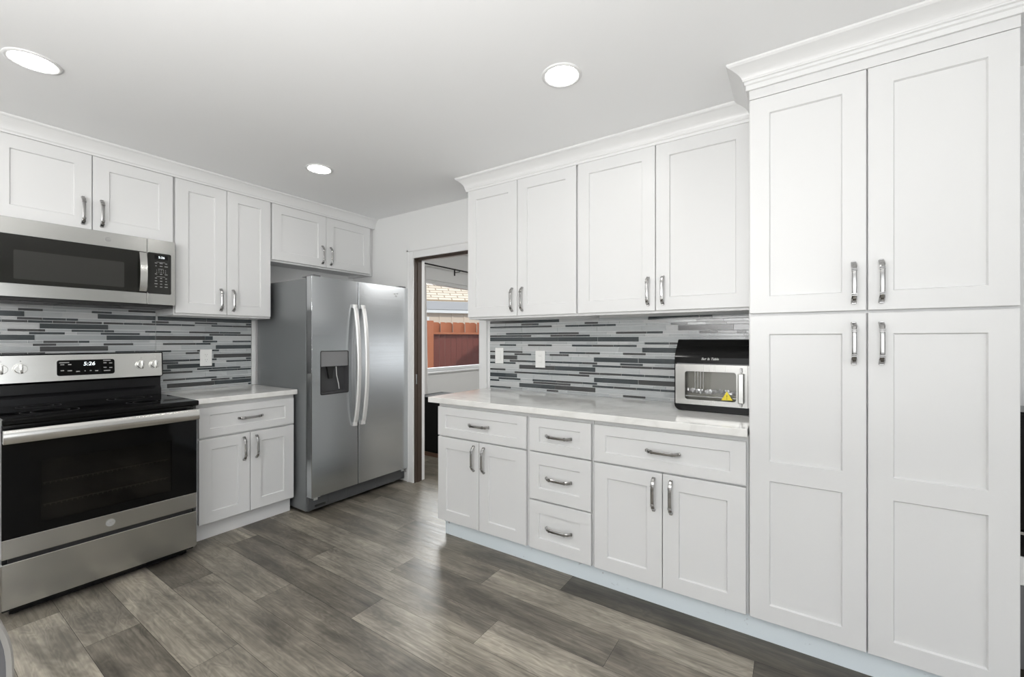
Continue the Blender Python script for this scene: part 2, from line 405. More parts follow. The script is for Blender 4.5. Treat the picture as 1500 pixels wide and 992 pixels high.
# ------------------------------------------------------------------ cabinet parts
def shaker(bm, F, u0, u1, z0, z1, panels, t=.020, rec=.0085, sl=.004):
    """one continuous door front with bevelled recessed panels; F's d=0 is the back of the door"""
    e = .0018
    V = lambda u, d, z: bm.verts.new(F(u, d, z))
    us = sorted({u0 + e, u1 - e, *[p[0] for p in panels], *[p[1] for p in panels]})
    zs = sorted({z0 + e, z1 - e, *[p[2] for p in panels], *[p[3] for p in panels]})
    vt = {}
    def g(u, z):
        k = (round(u, 5), round(z, 5))
        if k not in vt: vt[k] = V(u, t, z)
        return vt[k]
    for a, b in zip(us, us[1:]):
        for c, d in zip(zs, zs[1:]):
            if any(p[0] - 1e-6 <= a and b <= p[1] + 1e-6 and p[2] - 1e-6 <= c and d <= p[3] + 1e-6 for p in panels): continue
            bm.faces.new((g(a, c), g(b, c), g(b, d), g(a, d)))
    for (a, b, c, d) in panels:
        # the panel ring may have to follow grid points of other panels: bevel ring between opening and floor
        ring = [(a, c), (b, c), (b, d), (a, d)]
        ua = [u for u in us if a - 1e-6 <= u <= b + 1e-6]; za = [z for z in zs if c - 1e-6 <= z <= d + 1e-6]
        path = [(u, c) for u in ua] + [(b, z) for z in za[1:]] + [(u, d) for u in ua[::-1][1:]] + [(a, z) for z in za[::-1][1:-1]]
        def ins(p):
            return (min(max(p[0], a + sl), b - sl), min(max(p[1], c + sl), d - sl))
        inner = {}
        def gi(p):
            q = ins(p); k = (round(q[0], 5), round(q[1], 5))
            if k not in inner: inner[k] = V(q[0], t - rec, q[1])
            return inner[k]
        n = len(path)
        for i in range(n):
            p, q = path[i], path[(i + 1) % n]
            vs = [g(*p), g(*q), gi(q), gi(p)]
            vs2 = []
            for v in vs:
                if v not in vs2: vs2.append(v)
            if len(vs2) > 2: bm.faces.new(vs2)
        fl = []
        for p in path:
            v = gi(p)
            if v not in fl: fl.append(v)
        bm.faces.new(fl)
    # edges and back
    path = [(u, z0 + e) for u in us] + [(u1 - e, z) for z in zs[1:]] + [(u, z1 - e) for u in us[::-1][1:]] + [(u0 + e, z) for z in zs[::-1][1:-1]]
    def outp(p): return (u0 if abs(p[0] - u0 - e) < 1e-6 else u1 if abs(p[0] - u1 + e) < 1e-6 else p[0],
                         z0 if abs(p[1] - z0 - e) < 1e-6 else z1 if abs(p[1] - z1 + e) < 1e-6 else p[1])
    mid = [V(outp(p)[0], t - e, outp(p)[1]) for p in path]; bk = [V(outp(p)[0], 0, outp(p)[1]) for p in path]
    n = len(path)
    for i in range(n):
        j = (i + 1) % n
        bm.faces.new((g(*path[i]), g(*path[j]), mid[j], mid[i])); bm.faces.new((mid[i], mid[j], bk[j], bk[i]))
    bm.faces.new(bk)
    return bm

# arched bar pull, along z, standing out of the plane along -y; length .158
def pull_mesh():
    bm = B(); L, H = .155, .030
    pts = []
    n = 28
    for i in range(n + 1):
        s = -1 + 2 * i / n
        z = s * L / 2
        y = H * (1 - abs(s) ** 5.5) ** .8 * (0.90 + .10 * (1 - s * s))
        pts.append((y, z))
    rings = []
    wdt, th = .0074, .0038
    for i, (y, z) in enumerate(pts):
        a = pts[max(i - 1, 0)]; b = pts[min(i + 1, n)]
        ty, tz = b[0] - a[0], b[1] - a[1]; l = math.hypot(ty, tz); ty, tz = ty / l, tz / l
        ny, nz = tz, -ty                       # outward normal in (y, z)
        k = 1.0
        s = abs(-1 + 2 * i / n)
        w_, h_ = wdt * (1 + .18 * (s > .72)), th * (1 + .25 * (s > .72))
        sec = [(-w_, -h_), (w_, -h_), (w_, h_ * .4), (w_ * .55, h_), (-w_ * .55, h_), (-w_, h_ * .4)]
        rings.append([bm.verts.new((q[0], -(y + ny * q[1]), z + nz * q[1])) for q in sec])
    m6 = 6
    for a, b in zip(rings, rings[1:]):
        for k in range(m6): bm.faces.new((a[k], a[(k + 1) % m6], b[(k + 1) % m6], b[k]))
    bm.faces.new(rings[0][::-1]); bm.faces.new(rings[-1])
    for zz in (-.050, -.044, .044, .050):      # little ridges near both ends
        s = abs(zz) / (L / 2); y = H * (1 - s ** 5.5) ** .8 * (.9 + .1 * (1 - s * s))
        box(bm, -.0092, .0092, -y - .0062, -y + .004, zz - .0014, zz + .0014, .0006)
    for s in (-1, 1):                          # feet
        box(bm, -.0068, .0068, -.010, 0.0, s * L / 2 - .004, s * L / 2 + .004, .001)
    bmesh.ops.recalc_face_normals(bm, faces=bm.faces[:])
    me = bpy.data.meshes.new('handle'); bm.to_mesh(me); bm.free(); me.materials.append(M['chrome'])
    return me
PULL = pull_mesh()
def pull(parent, F, u, z, horizontal=False):
    o = bpy.data.objects.new('handle', PULL); COL.objects.link(o); o.parent = parent
    p = Vector(F(u, 0, z)) - world_org(parent)
    o.location = p
    d = Vector(F(0, 1, 0)) - Vector(F(0, 0, 0))
    rz = 0 if d.y < -.5 else PI / 2
    o.rotation_euler = (0, PI / 2, 0) if horizontal and rz == 0 else (PI / 2 * 0, 0, rz)
    if horizontal and rz:
        o.rotation_euler = (Matrix.Rotation(PI / 2, 3, 'Z') @ Matrix.Rotation(PI / 2, 3, 'Y')).to_euler()
    o['label'] = 'arched dark chrome bar pull'
    return o
ST, RA = .072, .070
def door(root, F, u0, u1, z0, z1, side, hz, panels=1, mid=None):
    """side: 'L'/'R' = edge (low/high u) the pull stands at; hz = centre height of the pull"""
    t = .020; G = .0019
    a, b = u0 + G, u1 - G
    if panels == 1: ps = [(a + ST, b - ST, z0 + RA, z1 - RA)]
    else: ps = [(a + ST, b - ST, z0 + RA, mid[0]), (a + ST, b - ST, mid[1], z1 - RA - .008)]
    Fd = lambda u, d, z: F(u, d - t, z)        # front face of the door lies on the plane
    o = obj('door', shaker(B(), Fd, a, b, z0, z1, ps), M['cab'], root)
    pull(o, F, (a + .038) if side == 'L' else (b - .038), hz)
    return o
def drawer(root, F, u0, u1, z0, z1):
    t = .020; G = .0015; a, b = u0 + G, u1 - G
    fz = .050 if z1 - z0 < .22 else .066
    Fd = lambda u, d, z: F(u, d - t, z)
    o = obj('drawer', shaker(B(), Fd, a, b, z0, z1, [(a + .062, b - .062, z0 + fz, z1 - fz)]), M['cab'], root)
    pull(o, F, (u0 + u1) / 2, (z0 + z1) / 2, True)
    return o
def carcass(root, F, u0, u1, depth, z0, z1):
    """box behind the fronts: front edge 21 mm behind the door face"""
    bm = B(); fbox(bm, F, u0, u1, -depth, -.0215, z0, z1, .001)
    return obj('carcass', bm, M['cab'], root)
def wall_carcass(root, F, u0, u1, depth, z0, z1):
    """carcass with a recessed underside"""
    bm = B(); r = .018
    fbox(bm, F, u0, u1, -depth, -.0215, z0 + r, z1, .001)
    fbox(bm, F, u0, u1, -.0215 - .019, -.0215, z0, z0 + r + .001); fbox(bm, F, u0, u0 + .016, -depth, -.0405, z0, z0 + r + .001)
    fbox(bm, F, u1 - .016, u1, -depth, -.0405, z0, z0 + r + .001)
    return obj('carcass', bm, M['cab'], root)

# ------------------------------------------------------------------ right-hand run, base cabinets (doors face -y)
F1 = FB(YD); dpt = YW - YD - .004
BZ0, BZ1, BZ2, BZ3 = .104, .6505, .660, .849
def base_root(name, label, u0, u1): return thing(name, label, 'cabinet', (round((u0 + u1) / 2, 3), YD + .3, 0), None)
r = base_root('base_cabinet', 'white base cabinet nearest the doorway, one drawer over two doors', -1.984, -1.278)
carcass(r, F1, -1.984, -1.279, dpt, .100, .873)
drawer(r, F1, -1.979, -1.288, BZ2, BZ3)
door(r, F1, -1.979, -1.633, BZ0, BZ1, 'R', .548); door(r, F1, -1.633, -1.288, BZ0, BZ1, 'L', .548)
r = base_root('drawer_base_cabinet', 'narrow white base cabinet with three stacked drawers', -1.278, -.882)
carcass(r, F1, -1.277, -.883, dpt, .100, .873)
drawer(r, F1, -1.268, -.889, BZ2, BZ3); drawer(r, F1, -1.268, -.889, .386, .652); drawer(r, F1, -1.268, -.889, BZ0, .378)
r = base_root('base_cabinet', 'white base cabinet beside the tall pantry, one wide drawer over two doors', -.882, -.168)
carcass(r, F1, -.881, -.168, dpt, .100, .873)
drawer(r, F1, -.875, -.175, BZ2, BZ3)
door(r, F1, -.875, -.527, BZ0, BZ1, 'R', .548); door(r, F1, -.527, -.175, BZ0, BZ1, 'L', .548)
# pantry
r = thing('pantry_cabinet', 'tall white pantry cabinet with four shaker doors reaching the crown molding', 'cabinet', (.225, YD + .3, 0))
carcass(r, F1, -.1665, .6170, dpt, .100, 2.372)
door(r, F1, -.165, .2255, .104, 1.391, 'R', 1.276, 2, (.697, .779)); door(r, F1, .2265, .6155, .104, 1.391, 'L', 1.276, 2, (.697, .779))
door(r, F1, -.165, .2255, 1.401, 2.313, 'R', 1.507); door(r, F1, .2265, .6155, 1.401, 2.313, 'L', 1.507)
bm = B(); fbox(bm, F1, -.165, .6155, -.0205, -.001, 2.3155, 2.372, .001); obj('filler_board', bm, M['cab'], r)
# toe kick along the run, on the floor
bm = B(); box(bm, -1.944, .617, 2.119, 2.137, 0, .099, .0005); box(bm, -1.944, -1.928, 2.137, YW - .02, 0, .099)
struct(obj('trim_1', bm, M['toe']))
# countertop
def slab(bm, x0, x1, y0, y1, z0, z1): return box(bm, x0, x1, y0, y1, z0, z1, .003, 2)
bm = B(); slab(bm, -2.043, -.170, 2.055, YW - .023, .874, .909)
tag(obj('countertop', bm, M['quartz'], org=(-1.1, 2.38, .874)), 'long white quartz countertop running from the doorway to the tall pantry', 'countertop')

# wall cabinets, right
F2 = FB(YU); dU = YW - YU - .002
def wcab(label, F, u0, us, u1, z0, z1, hz, depth, loc, cz0=None):
    r = thing('wall_cabinet', label, 'cabinet', loc)
    wall_carcass(r, F, u0, u1, depth, (z0 - .014) if cz0 is None else cz0, z1 + .005)
    door(r, F, u0 + .004, us, z0, z1, 'R', hz); door(r, F, us, u1 - .004, z0, z1, 'L', hz)
    return r
wcab('white two-door wall cabinet nearest the doorway, over the outlets', F2, -1.979, -1.5475, -1.1125, 1.4515, 2.362, 1.560, dU, (-1.545, YU + .15, 1.44))
wcab('white two-door wall cabinet over the black countertop oven', F2, -1.1115, -.6413, -.168, 1.4515, 2.362, 1.560, dU, (-.64, YU + .15, 1.44))

# ------------------------------------------------------------------ left-hand run (doors face +x)
F3 = FA(XD); dA = -XW + XD - .004
AZ0, AZ1, AZ2, AZ3 = .116, .655, .667, .858
r = thing('base_cabinet', 'white base cabinet between the range and the refrigerator', 'cabinet', (XD - .3, 1.44, 0))
carcass(r, F3, 1.128, 1.7535, dA, .104, .884)
drawer(r, F3, 1.134, 1.7465, AZ2, AZ3)
door(r, F3, 1.134, 1.439, AZ0, AZ1, 'R', .552); door(r, F3, 1.439, 1.7465, AZ0, AZ1, 'L', .552)
bm = B(); fbox(bm, F3, 1.128, 1.748, -.078, -.061, 0, .103, .0005); obj('toe_kick', bm, M['trim'], r)
bm = B(); slab(bm, XW + .023, -3.098, 1.088, 1.7605, .885, .920)
tag(obj('countertop', bm, M['quartz'], org=(-3.42, 1.42, .885)), 'short white quartz countertop between the range and the refrigerator', 'countertop')
F4 = FA(XU); dUA = XU - XW - .002
wcab('short white two-door wall cabinet above the microwave', F4, .317, .7106, 1.1035, 1.928, 2.366, 2.035, dUA, (XU - .15, .71, 1.92), 1.925)
wcab('tall narrow white two-door wall cabinet right of the microwave', F4, 1.1045, 1.417, 1.7305, 1.470, 2.366, 1.575, dUA, (XU - .15, 1.417, 1.46))
wcab('short white two-door wall cabinet above the refrigerator', F4, 1.7315, 2.200, 2.668, 1.924, 2.366, 2.027, dUA, (XU - .15, 2.2, 1.91))
# white rails seen under the handles' side: crown mouldings
def crown(paths, z0, zc, steps, name):
    """profile swept along a mitred path. paths: list of (x, y) with outward offset dirs"""
    bm = B(); rings = []
    for (x, y, ox, oy) in paths:
        rings.append([bm.verts.new((x + ox * p, y + oy * p, z)) for p, z in steps])
    for a, b in zip(rings, rings[1:]):
        for k in range(len(steps)): bm.faces.new((a[k], a[(k + 1) % len(steps)], b[(k + 1) % len(steps)], b[k]))
    bm.faces.new(rings[0][::-1]); bm.faces.new(rings[-1])
    return struct(obj(name, bm, M['trim']))
def cove(p0, p1, z0, z1, n=7):
    """concave-convex crown curve"""
    out = []
    for i in range(n + 1):
        t = i / n; out.append((p0 + (p1 - p0) * (t ** 1.7), z0 + (z1 - z0) * t))
    return out
ZT = CEIL - .0005
prB = [(-.012, 2.360), (.006, 2.360), (.008, 2.372), (.012, 2.376), (.012, 2.382)] + cove(.014, .050, 2.386, 2.436) + [(.058, 2.440), (.063, 2.446), (.063, ZT), (-.012, ZT)]
crown([(-1.979, YW - .001, -1, 0), (-1.979, YU, -1, -1), (-.168, YU, 0, -1)], 0, 0, prB, 'trim_2')
prT = [(-.012, 2.354), (.010, 2.354), (.010, 2.374), (.016, 2.378), (.016, 2.388), (.022, 2.391), (.022, 2.396)] + cove(.024, .064, 2.398, 2.436) + [(.072, 2.440), (.078, 2.447), (.078, ZT), (-.012, ZT)]
crown([(-.1665, YU + .02, -1, 0), (-.1665, YD, -1, -1), (.6170, YD, 1, -1), (.6170, YW - .001, 1, 0)], 0, 0, prT, 'trim_3')
prA = [(-.012, 2.367), (.005, 2.367), (.007, 2.376), (.010, 2.380)] + cove(.012, .040, 2.383, 2.438) + [(.046, 2.442), (.050, 2.447), (.050, ZT), (-.012, ZT)]
crown([(XW + .001, .317, 0, -1), (XU, .317, 1, -1), (XU, YW - .001, 1, 0)], 0, 0, prA, 'trim_4')
# filler board between the last cabinet and the wall
bm = B(); fbox(bm, F4, 2.669, YW - .001, -dUA, -.03, 1.912, 2.372)
struct(obj('trim_5', bm, M['cab']))

# ------------------------------------------------------------------ mosaic backsplashes
SEG_B = [('T',1.4311,-2.007,-1.396),('T',1.4265,-.772,-.40),('t',1.4081,-.488,-.339),('t',1.4067,-1.715,-1.566),('t',1.4057,-1.202,-1.105),('t',1.3909,-2.007,-1.456),('t',1.3908,-.635,-.535),('t',1.3907,-.327,-.175),('t',1.388,-1.348,-.98),('T',1.363,-.591,-.175),('t',1.3378,-.472,-.228),('t',1.3369,-1.854,-1.245),('t',1.3357,-.98,-.68),('t',1.3213,-.24,-.175),('t',1.3195,-2.007,-1.628),('t',1.3177,-1.467,-1.164),('T',1.293,-2.007,-.829),('t',1.2678,-.793,-.45),('t',1.2516,-1.912,-1.763),('t',1.2508,-1.297,-.842),('t',1.2493,-1.656,-1.456),('T',1.2263,-.808,-.3),('t',1.199,-2.007,-1.705),('t',1.1981,-.933,-.785),('t',1.1978,-1.394,-1.091),('t',1.1815,-1.472,-1.322),('t',1.1797,-1.775,-1.63),('T',1.1588,-1.133,-.5),('T',1.1585,-2.007,-1.752),('t',1.1318,-1.82,-1.11),('t',1.1311,-.951,-.803),('t',1.1151,-2.007,-1.767),('t',1.1149,-1.145,-.611),('T',1.086,-1.733,-1.123),('t',1.0636,-2.007,-1.861),('t',1.0613,-1.243,-.5),('t',1.0462,-1.775,-1.167),('T',1.0233,-1.133,-.5),('T',1.0214,-2.007,-1.754),('t',.994,-1.616,-1.11),('t',.9925,-1.925,-1.724),('t',.978,-2.007,-1.919),('t',.9767,-1.145,-.5),('t',.9756,-1.61,-1.308),('T',.9499,-1.733,-1.123),('t',.9257,-2.007,-1.81),('t',.9246,-.933,-.786),('t',.924,-1.498,-1.404)]
SEG_A = [('t',1.4866,.952,1.1),('t',1.4689,.773,.871),('t',1.4678,.464,.563),('T',1.4456,.801,1.103),('T',1.4399,.30,.49),('T',1.4373,1.111,1.732),('t',1.4165,1.69,1.732),('t',1.416,.46,.713),('t',1.4157,1.078,1.176),('t',1.4138,1.334,1.483),('t',1.3995,.829,1.334),('t',1.3988,.30,.823),('t',1.3968,1.442,1.732),('T',1.3738,.549,.853),('t',1.3478,.424,.573),('t',1.3468,.682,.882),('t',1.3462,1.041,1.19),('t',1.3461,1.298,1.65),('t',1.3296,.506,.655),('t',1.3288,.815,1.014),('t',1.3268,1.429,1.732),('T',1.3037,.843,1.453),('T',1.3028,.30,.53),('t',1.2792,.563,.765),('t',1.2774,1.384,1.483),('t',1.2759,1.59,1.73),('t',1.2607,1.141,1.438),('t',1.2606,.829,.979),('t',1.2597,.521,.619),('T',1.2358,.549,.853),('T',1.2331,1.472,1.73),('t',1.2105,.30,.573),('t',1.2098,1.141,1.189),('t',1.2093,.886,1.188),('t',1.2086,1.348,1.495),('t',1.1918,1.276,1.362),('T',1.1658,1.457,1.73),('t',1.1409,1.1,1.479),('t',1.1396,1.69,1.73),('t',1.1242,1.141,1.232),('t',1.1219,1.545,1.73),('T',1.0967,1.164,1.466),('t',1.0718,1.141,1.189),('t',1.0704,1.348,1.649),('t',1.0584,1.141,1.32),('t',1.052,1.426,1.73),('t',1.002,1.141,1.479),('t',.988,1.588,1.73),('t',.9849,1.442,1.57),('t',1.004,1.141,1.276),('T',.9622,1.164,1.73),('t',.9333,1.707,1.73)]
def backsplash(name, F, u0, u1, z0, z1, segs, T0, pitch, label, org, seed):
    bm = B(); rnd = random.Random(seed)
    fbox(bm, F, u0, u1, 0, .0045, z0, z1)
    for f in bm.faces: f.material_index = 0
    rows = []
    for k in range(-3, 12):
        zc = T0 - k * pitch
        rows += [('T', zc, .0320), ('t', zc - .0262, .0152), ('t', zc - .0432, .0152)]
    for kind, zc, h in rows:
        a, b = max(zc - h / 2, z0), min(zc + h / 2, z1)
        if b - a < .004: continue
        dark = sorted([(max(s[2], u0), min(s[3], u1)) for s in segs if s[2] < u1 - .004 and s[3] > u0 + .004 and s[0] == kind and min(abs(s[1] - q[1]) for q in rows if q[0] == kind) == abs(s[1] - zc)])
        cur = u0; pieces = []
        for d0, d1 in dark:
            if d0 > cur + .004: pieces.append((cur, d0, 0))
            if d1 > max(cur, d0): pieces.append((max(cur, d0), d1, 1)); cur = d1
        if cur < u1 - .004: pieces.append((cur, u1, 0))
        for p0, p1, dk in pieces:
            ln = .30 if kind == 'T' else rnd.choice([.10, .15, .20])
            x = p0
            while x < p1 - 1e-4:
                x2 = min(x + ln * (1 if dk else rnd.choice([.5, 1, 1])), p1)
                if p1 - x2 < .03: x2 = p1
                n0 = len(bm.faces)
                fbox(bm, F, x + .0011, x2 - .0011, .002, .0078, a + .0007, b - .0007)
                mi = (rnd.choice([4, 4, 5]) if dk else rnd.choice([1, 1, 2, 3]))
                bm.faces.ensure_lookup_table()
                for f in bm.faces[n0:]: f.material_index = mi
                x = x2
    o = obj(name, bm, [M['grout'], M['tl0'], M['tl1'], M['tl2'], M['td0'], M['td1']], org=org)
    return tag(o, label, 'backsplash')
FBt = FB(YW - .001); FAt = FA(XW + .001)
backsplash('tile_backsplash', FBt, -2.010, -.170, .9095, 1.4365, SEG_B, 1.4311, .0686, 'grey mosaic strip tile backsplash behind the black countertop oven', (-1.1, YW, 1.17), 5)
backsplash('tile_backsplash', FAt, .302, 1.100, .80, 1.5135, SEG_A, 1.4415, .0689, 'grey mosaic strip tile backsplash behind the range', (XW, .35, 1.17), 6)
backsplash('tile_backsplash', FAt, 1.1005, 1.732, .9205, 1.4555, SEG_A, 1.4415, .0689, 'grey mosaic strip tile backsplash above the short countertop, one outlet in it', (XW, 1.42, 1.17), 8)
bm = B()
for z in [x * .0 for x in range(0)]: pass
zz = .9215
while zz < 1.45:
    z2 = min(zz + .20, 1.4555); box(bm, XW + .001, XW + .011, 1.7335, 1.764, zz, z2 - .0015, .001); zz = z2
struct(obj('trim_6', bm, M['trim']))

# outlets
def plate(name, F, u0, u1, z0, z1, label, cat, kind):
    uc, zc = (u0 + u1) / 2, (z0 + z1) / 2
    bm = B(); fbox(bm, F, u0, u1, .0082, .0135, z0, z1, .002, 2)
    o = obj(name, bm, M['white_pl'], org=F(uc, .008, zc)); tag(o, label, cat)
    if kind == 'rocker':
        bm = B(); fbox(bm, F, uc - .017, uc + .017, .0135, .0155, zc - .034, zc + .034, .001); obj('rocker', bm, M['white_pl'], o)
    elif kind == 'gfci':
        bm = B(); fbox(bm, F, uc - .017, uc + .017, .0135, .0152, zc - .034, zc + .034, .001); s = obj('socket_face', bm, M['white_pl'], o)
        bm = B()
        for dz in (-.022, .022):
            for du in (-.006, .006):
                bm = B(); fbox(bm, F, uc + du - .001, uc + du + .001, .0152, .0154, zc + dz - .004, zc + dz + .004); obj('slot', bm, M['graymark'], s)
        for q in (-.006, .001):
            bm = B(); fbox(bm, F, uc - .008, uc + .008, .0152, .0160, zc + q, zc + q + .005); obj('test_button', bm, M['white_pl'], s)
    else:
        for dz in (-.0195, .0195):
            bm = B(); prism(bm, rrect(uc - .017, uc + .017, zc + dz - .0145, zc + dz + .0145, .009), lambda a, b, h: F(a, h, b), .0135, .0152); s = obj('socket_face', bm, M['white_pl'], o)
            for du in (-.006, .006):
                bm = B(); fbox(bm, F, uc + du - .001, uc + du + .001, .0152, .0154, zc + dz, zc + dz + .008); obj('slot', bm, M['graymark'], s)
            bm = B(); fbox(bm, F, uc - .002, uc + .002, .0152, .0154, zc + dz - .010, zc + dz - .006); obj('slot', bm, M['graymark'], s)
    return o
plate('wall_switch', FBt, -1.953, -1.876, 1.108, 1.229, 'white blank-looking switch plate on the tiles closest to the doorway', 'switch', 'rocker')
plate('electrical_outlet', FBt, -1.589, -1.508, 1.088, 1.212, 'white outlet plate on the long backsplash, right of the switch plate', 'outlet', 'gfci')
plate('electrical_outlet', FAt, 1.366, 1.445, 1.092, 1.218, 'white duplex outlet on the tiles between range and refrigerator', 'outlet', 'duplex')

# ------------------------------------------------------------------ range
SX = -2.988; Sy0, Sy1 = .322, 1.076
rg = thing('range', 'stainless and black electric range with a glass oven door', 'stove', (-3.3, .70, 0))
bm = B(); box(bm, -3.640, SX - .032, Sy0 + .004, Sy1 - .004, .035, .898, .003)
for y in (Sy0 + .05, Sy1 - .05):
    for x in (-3.58, -3.08): cyl(bm, (x, y, 0), (x, y, .036), .018, seg=12)
box(bm, -3.60, -3.05, Sy0 + .03, Sy1 - .03, .008, .036); obj('body', bm, M['black'], rg)
bm = B(); box(bm, -3.62, SX + .030, Sy0 - .002, Sy1 + .003, .8985, .9300, .008, 3)
ct = obj('cooktop', bm, M['blackgl'], rg)
for (x, y, R) in ((-3.15, .50, .105), (-3.15, .88, .085), (-3.42, .50, .085), (-3.42, .88, .105)):
    bm = B()
    for rr in (R, R * .66):
        n = 40
        a = [bm.verts.new((x + rr * math.cos(2 * PI * k / n), y + rr * math.sin(2 * PI * k / n), .9303)) for k in range(n)]
        b = [bm.verts.new((x + (rr - .0015) * math.cos(2 * PI * k / n), y + (rr - .0025) * math.sin(2 * PI * k / n), .9303)) for k in range(n)]
        for k in range(n): bm.faces.new((a[k], a[(k + 1) % n], b[(k + 1) % n], b[k]))
    obj('burner_ring', bm, M['grey_pl2'], ct)
# backguard
bm = B(); prism(bm, [(-3.640, .930), (-3.545, .930), (-3.545, .965), (-3.560, .985), (-3.560, 1.04), (-3.525, 1.052), (-3.512, 1.060), (-3.520, 1.198), (-3.530, 1.210), (-3.640, 1.210)], lambda a, b, h: (a, h, b), Sy0 + .006, Sy1 - .002)
obj('backguard', bm, M['black'], rg)
bgx = lambda z: -3.512 - (z - 1.06) * .058
bm = B(); prism(bm, [(bgx(1.055), 1.055), (bgx(1.055) + .004, 1.055), (bgx(1.203) + .004, 1.203), (bgx(1.203), 1.203)], lambda a, b, h: (a, h, b), Sy0 + .010, Sy1 - .010)
cp = obj('control_panel', bm, M['steel_h'], rg)
Fbg = lambda u, d, z: (bgx(z) + .004 + d, u, z)
bm = B(); prism(bm, rrect(.582, .830, 1.082, 1.172, .012), lambda a, b, h: Fbg(a, h, b), 0, .003); obj('display', bm, M['blackgl'], cp)
bm = text_bm('5:26', .030, lambda u, v, h: Fbg(.716 + u, .0032 + h, 1.147 + v), shear=.15); obj('clock_digits', bm, M['digit'], cp)
bm = B()
for u in (.602, .632): fbox(bm, lambda u_, d, z: Fbg(u_, d, z), u - .010, u + .010, .003, .0036, 1.143, 1.145)
bm.free(); bm = B()
for (u, z, wd) in [(.604, 1.146, .016), (.634, 1.146, .014), (.612, 1.158, .040), (.604, 1.112, .014), (.634, 1.110, .018), (.668, 1.104, .016), (.698, 1.106, .005), (.722, 1.106, .008), (.748, 1.104, .014), (.786, 1.150, .014), (.812, 1.148, .014), (.786, 1.122, .014), (.812, 1.120, .014), (.795, 1.164, .034), (.795, 1.103, .030)]:
    prism(bm, [(u - wd / 2, z - .0028), (u + wd / 2, z - .0028), (u + wd / 2, z + .0028), (u - wd / 2, z + .0028)], lambda a, b, h: Fbg(a, h, b), .003, .0034)
obj('button_marks', bm, M['graymark'], cp)
for y in (.376, .446, .960, 1.030):
    bm = B(); c0 = Fbg(y, 0, 1.131); c1 = Fbg(y, .010, 1.131)
    cyl(bm, c0, c1, .030, .029, 28); cyl(bm, c1, Fbg(y, .022, 1.131), .025, .022, 28)
    fbox(bm, Fbg, y - .006, y + .006, .010, .034, 1.106, 1.157, .003, 2)
    k = smooth_by_angle(obj('knob', bm, M['steel_h'], cp), 30)
    bm = B(); prism(bm, [(y - .0035, 1.171), (y + .0035, 1.171), (y, 1.176)], lambda a, b, h: Fbg(a, h, b), 0, .0006); obj('indicator_mark', bm, M['graymark'], cp)
# oven door
FS = FA(SX); dz0, dz1 = .286, .866
bm = B()
wy0, wy1, wz0, wz1 = .443, .955, .419, .713
fbox(bm, FS, Sy0, wy0, -.030, 0, .376, dz1); fbox(bm, FS, wy1, Sy1, -.030, 0, .376, dz1)
fbox(bm, FS, wy0, wy1, -.030, 0, .376, wz0); fbox(bm, FS, wy0, wy1, -.030, 0, wz1, dz1)
od = obj('oven_door', bm, M['blackgl'], rg)
bm = B(); fbox(bm, FS, Sy0, Sy1, -.030, .001, dz0, .376, .002); obj('door_strip', bm, M['steel'], od)
bm = B(); fbox(bm, FS, wy0 + .0005, wy1 - .0005, -.006, -.003, wz0 + .0005, wz1 - .0005); obj('door_window', bm, M['ovenglass'], od)
bm = B(); fbox(bm, FS, wy0 + .0005, wy1 - .0005, -.0298, -.028, wz0 + .0005, wz1 - .0005); obj('inner_panel', bm, plain('oven_inner', (.045, .042, .036), .6, bump=.3, bscale=8), od)
bm = B()
for z in (.495, .60):
    fbox(bm, FS, wy0 + .01, wy1 - .01, -.022, -.018, z, z + .004)
    for k in range(26): fbox(bm, FS, wy0 + .015 + k * .0188, wy0 + .0175 + k * .0188, -.0270, -.018, z - .008, z)
obj('oven_rack', bm, M['graymark'], od)
def oval(F, u, z, R, d0, d1, n=32): return prism(B(), [(u + R * math.cos(2 * PI * k / n), z + R * math.sin(2 * PI * k / n)) for k in range(n)], lambda a, b, h: F(a, h, b), d0, d1)
def ring(F, u, z, R, r_, d0, d1, n=36):
    bm = B()
    A = [[bm.verts.new(F(u + q * math.cos(2 * PI * k / n), d, z + q * math.sin(2 * PI * k / n))) for k in range(n)] for q, d in ((R, d0), (R, d1), (r_, d1), (r_, d0))]
    for i in range(4):
        a, b = A[i], A[(i + 1) % 4]
        for k in range(n): bm.faces.new((a[k], a[(k + 1) % n], b[(k + 1) % n], b[k]))
    return bm
def script_monogram(F, u, z, R, d):
    """two looping script strokes inside a round badge"""
    bm = B()
    for ou, fl in ((-.32, 1), (.30, 1)):
        pts = []
        for i in range(22):
            t = -2.3 + 5.2 * i / 21
            pts.append(Vector(F(u + R * (ou + .26 * math.cos(t)), d, z + R * (.36 * math.sin(t * fl) + .05))))
        tube(bm, pts, R * .035, 6)
    return bm
emb = obj('emblem', oval(FS, .690, .332, .021, .001, .0022), M['graymark'], od)
obj('emblem_ring', ring(FS, .690, .332, .021, .0185, .0022, .0030), M['silver'], emb)
obj('emblem_script', script_monogram(FS, .690, .332, .019, .0026), M['silver'], emb)
# broad handle bar
bm = B(); pr = [(.014, .822), (.040, .818), (.046, .826), (.046, .872), (.040, .880), (.030, .882), (.022, .876), (.020, .830)]
prism(bm, [(SX + a, z) for a, z in pr], lambda a, b, h: (a, h, b), Sy0 + .001, Sy1 - .001)
hb = obj('oven_handle', bm, M['steel_h'], od); smooth_by_angle(hb, 40)
for y in (Sy0 + .004, Sy1 - .030):
    bm = B(); fbox(bm, FS, y, y + .026, 0, .034, .828, .872, .003); obj('handle_bracket', bm, M['steel'], od)
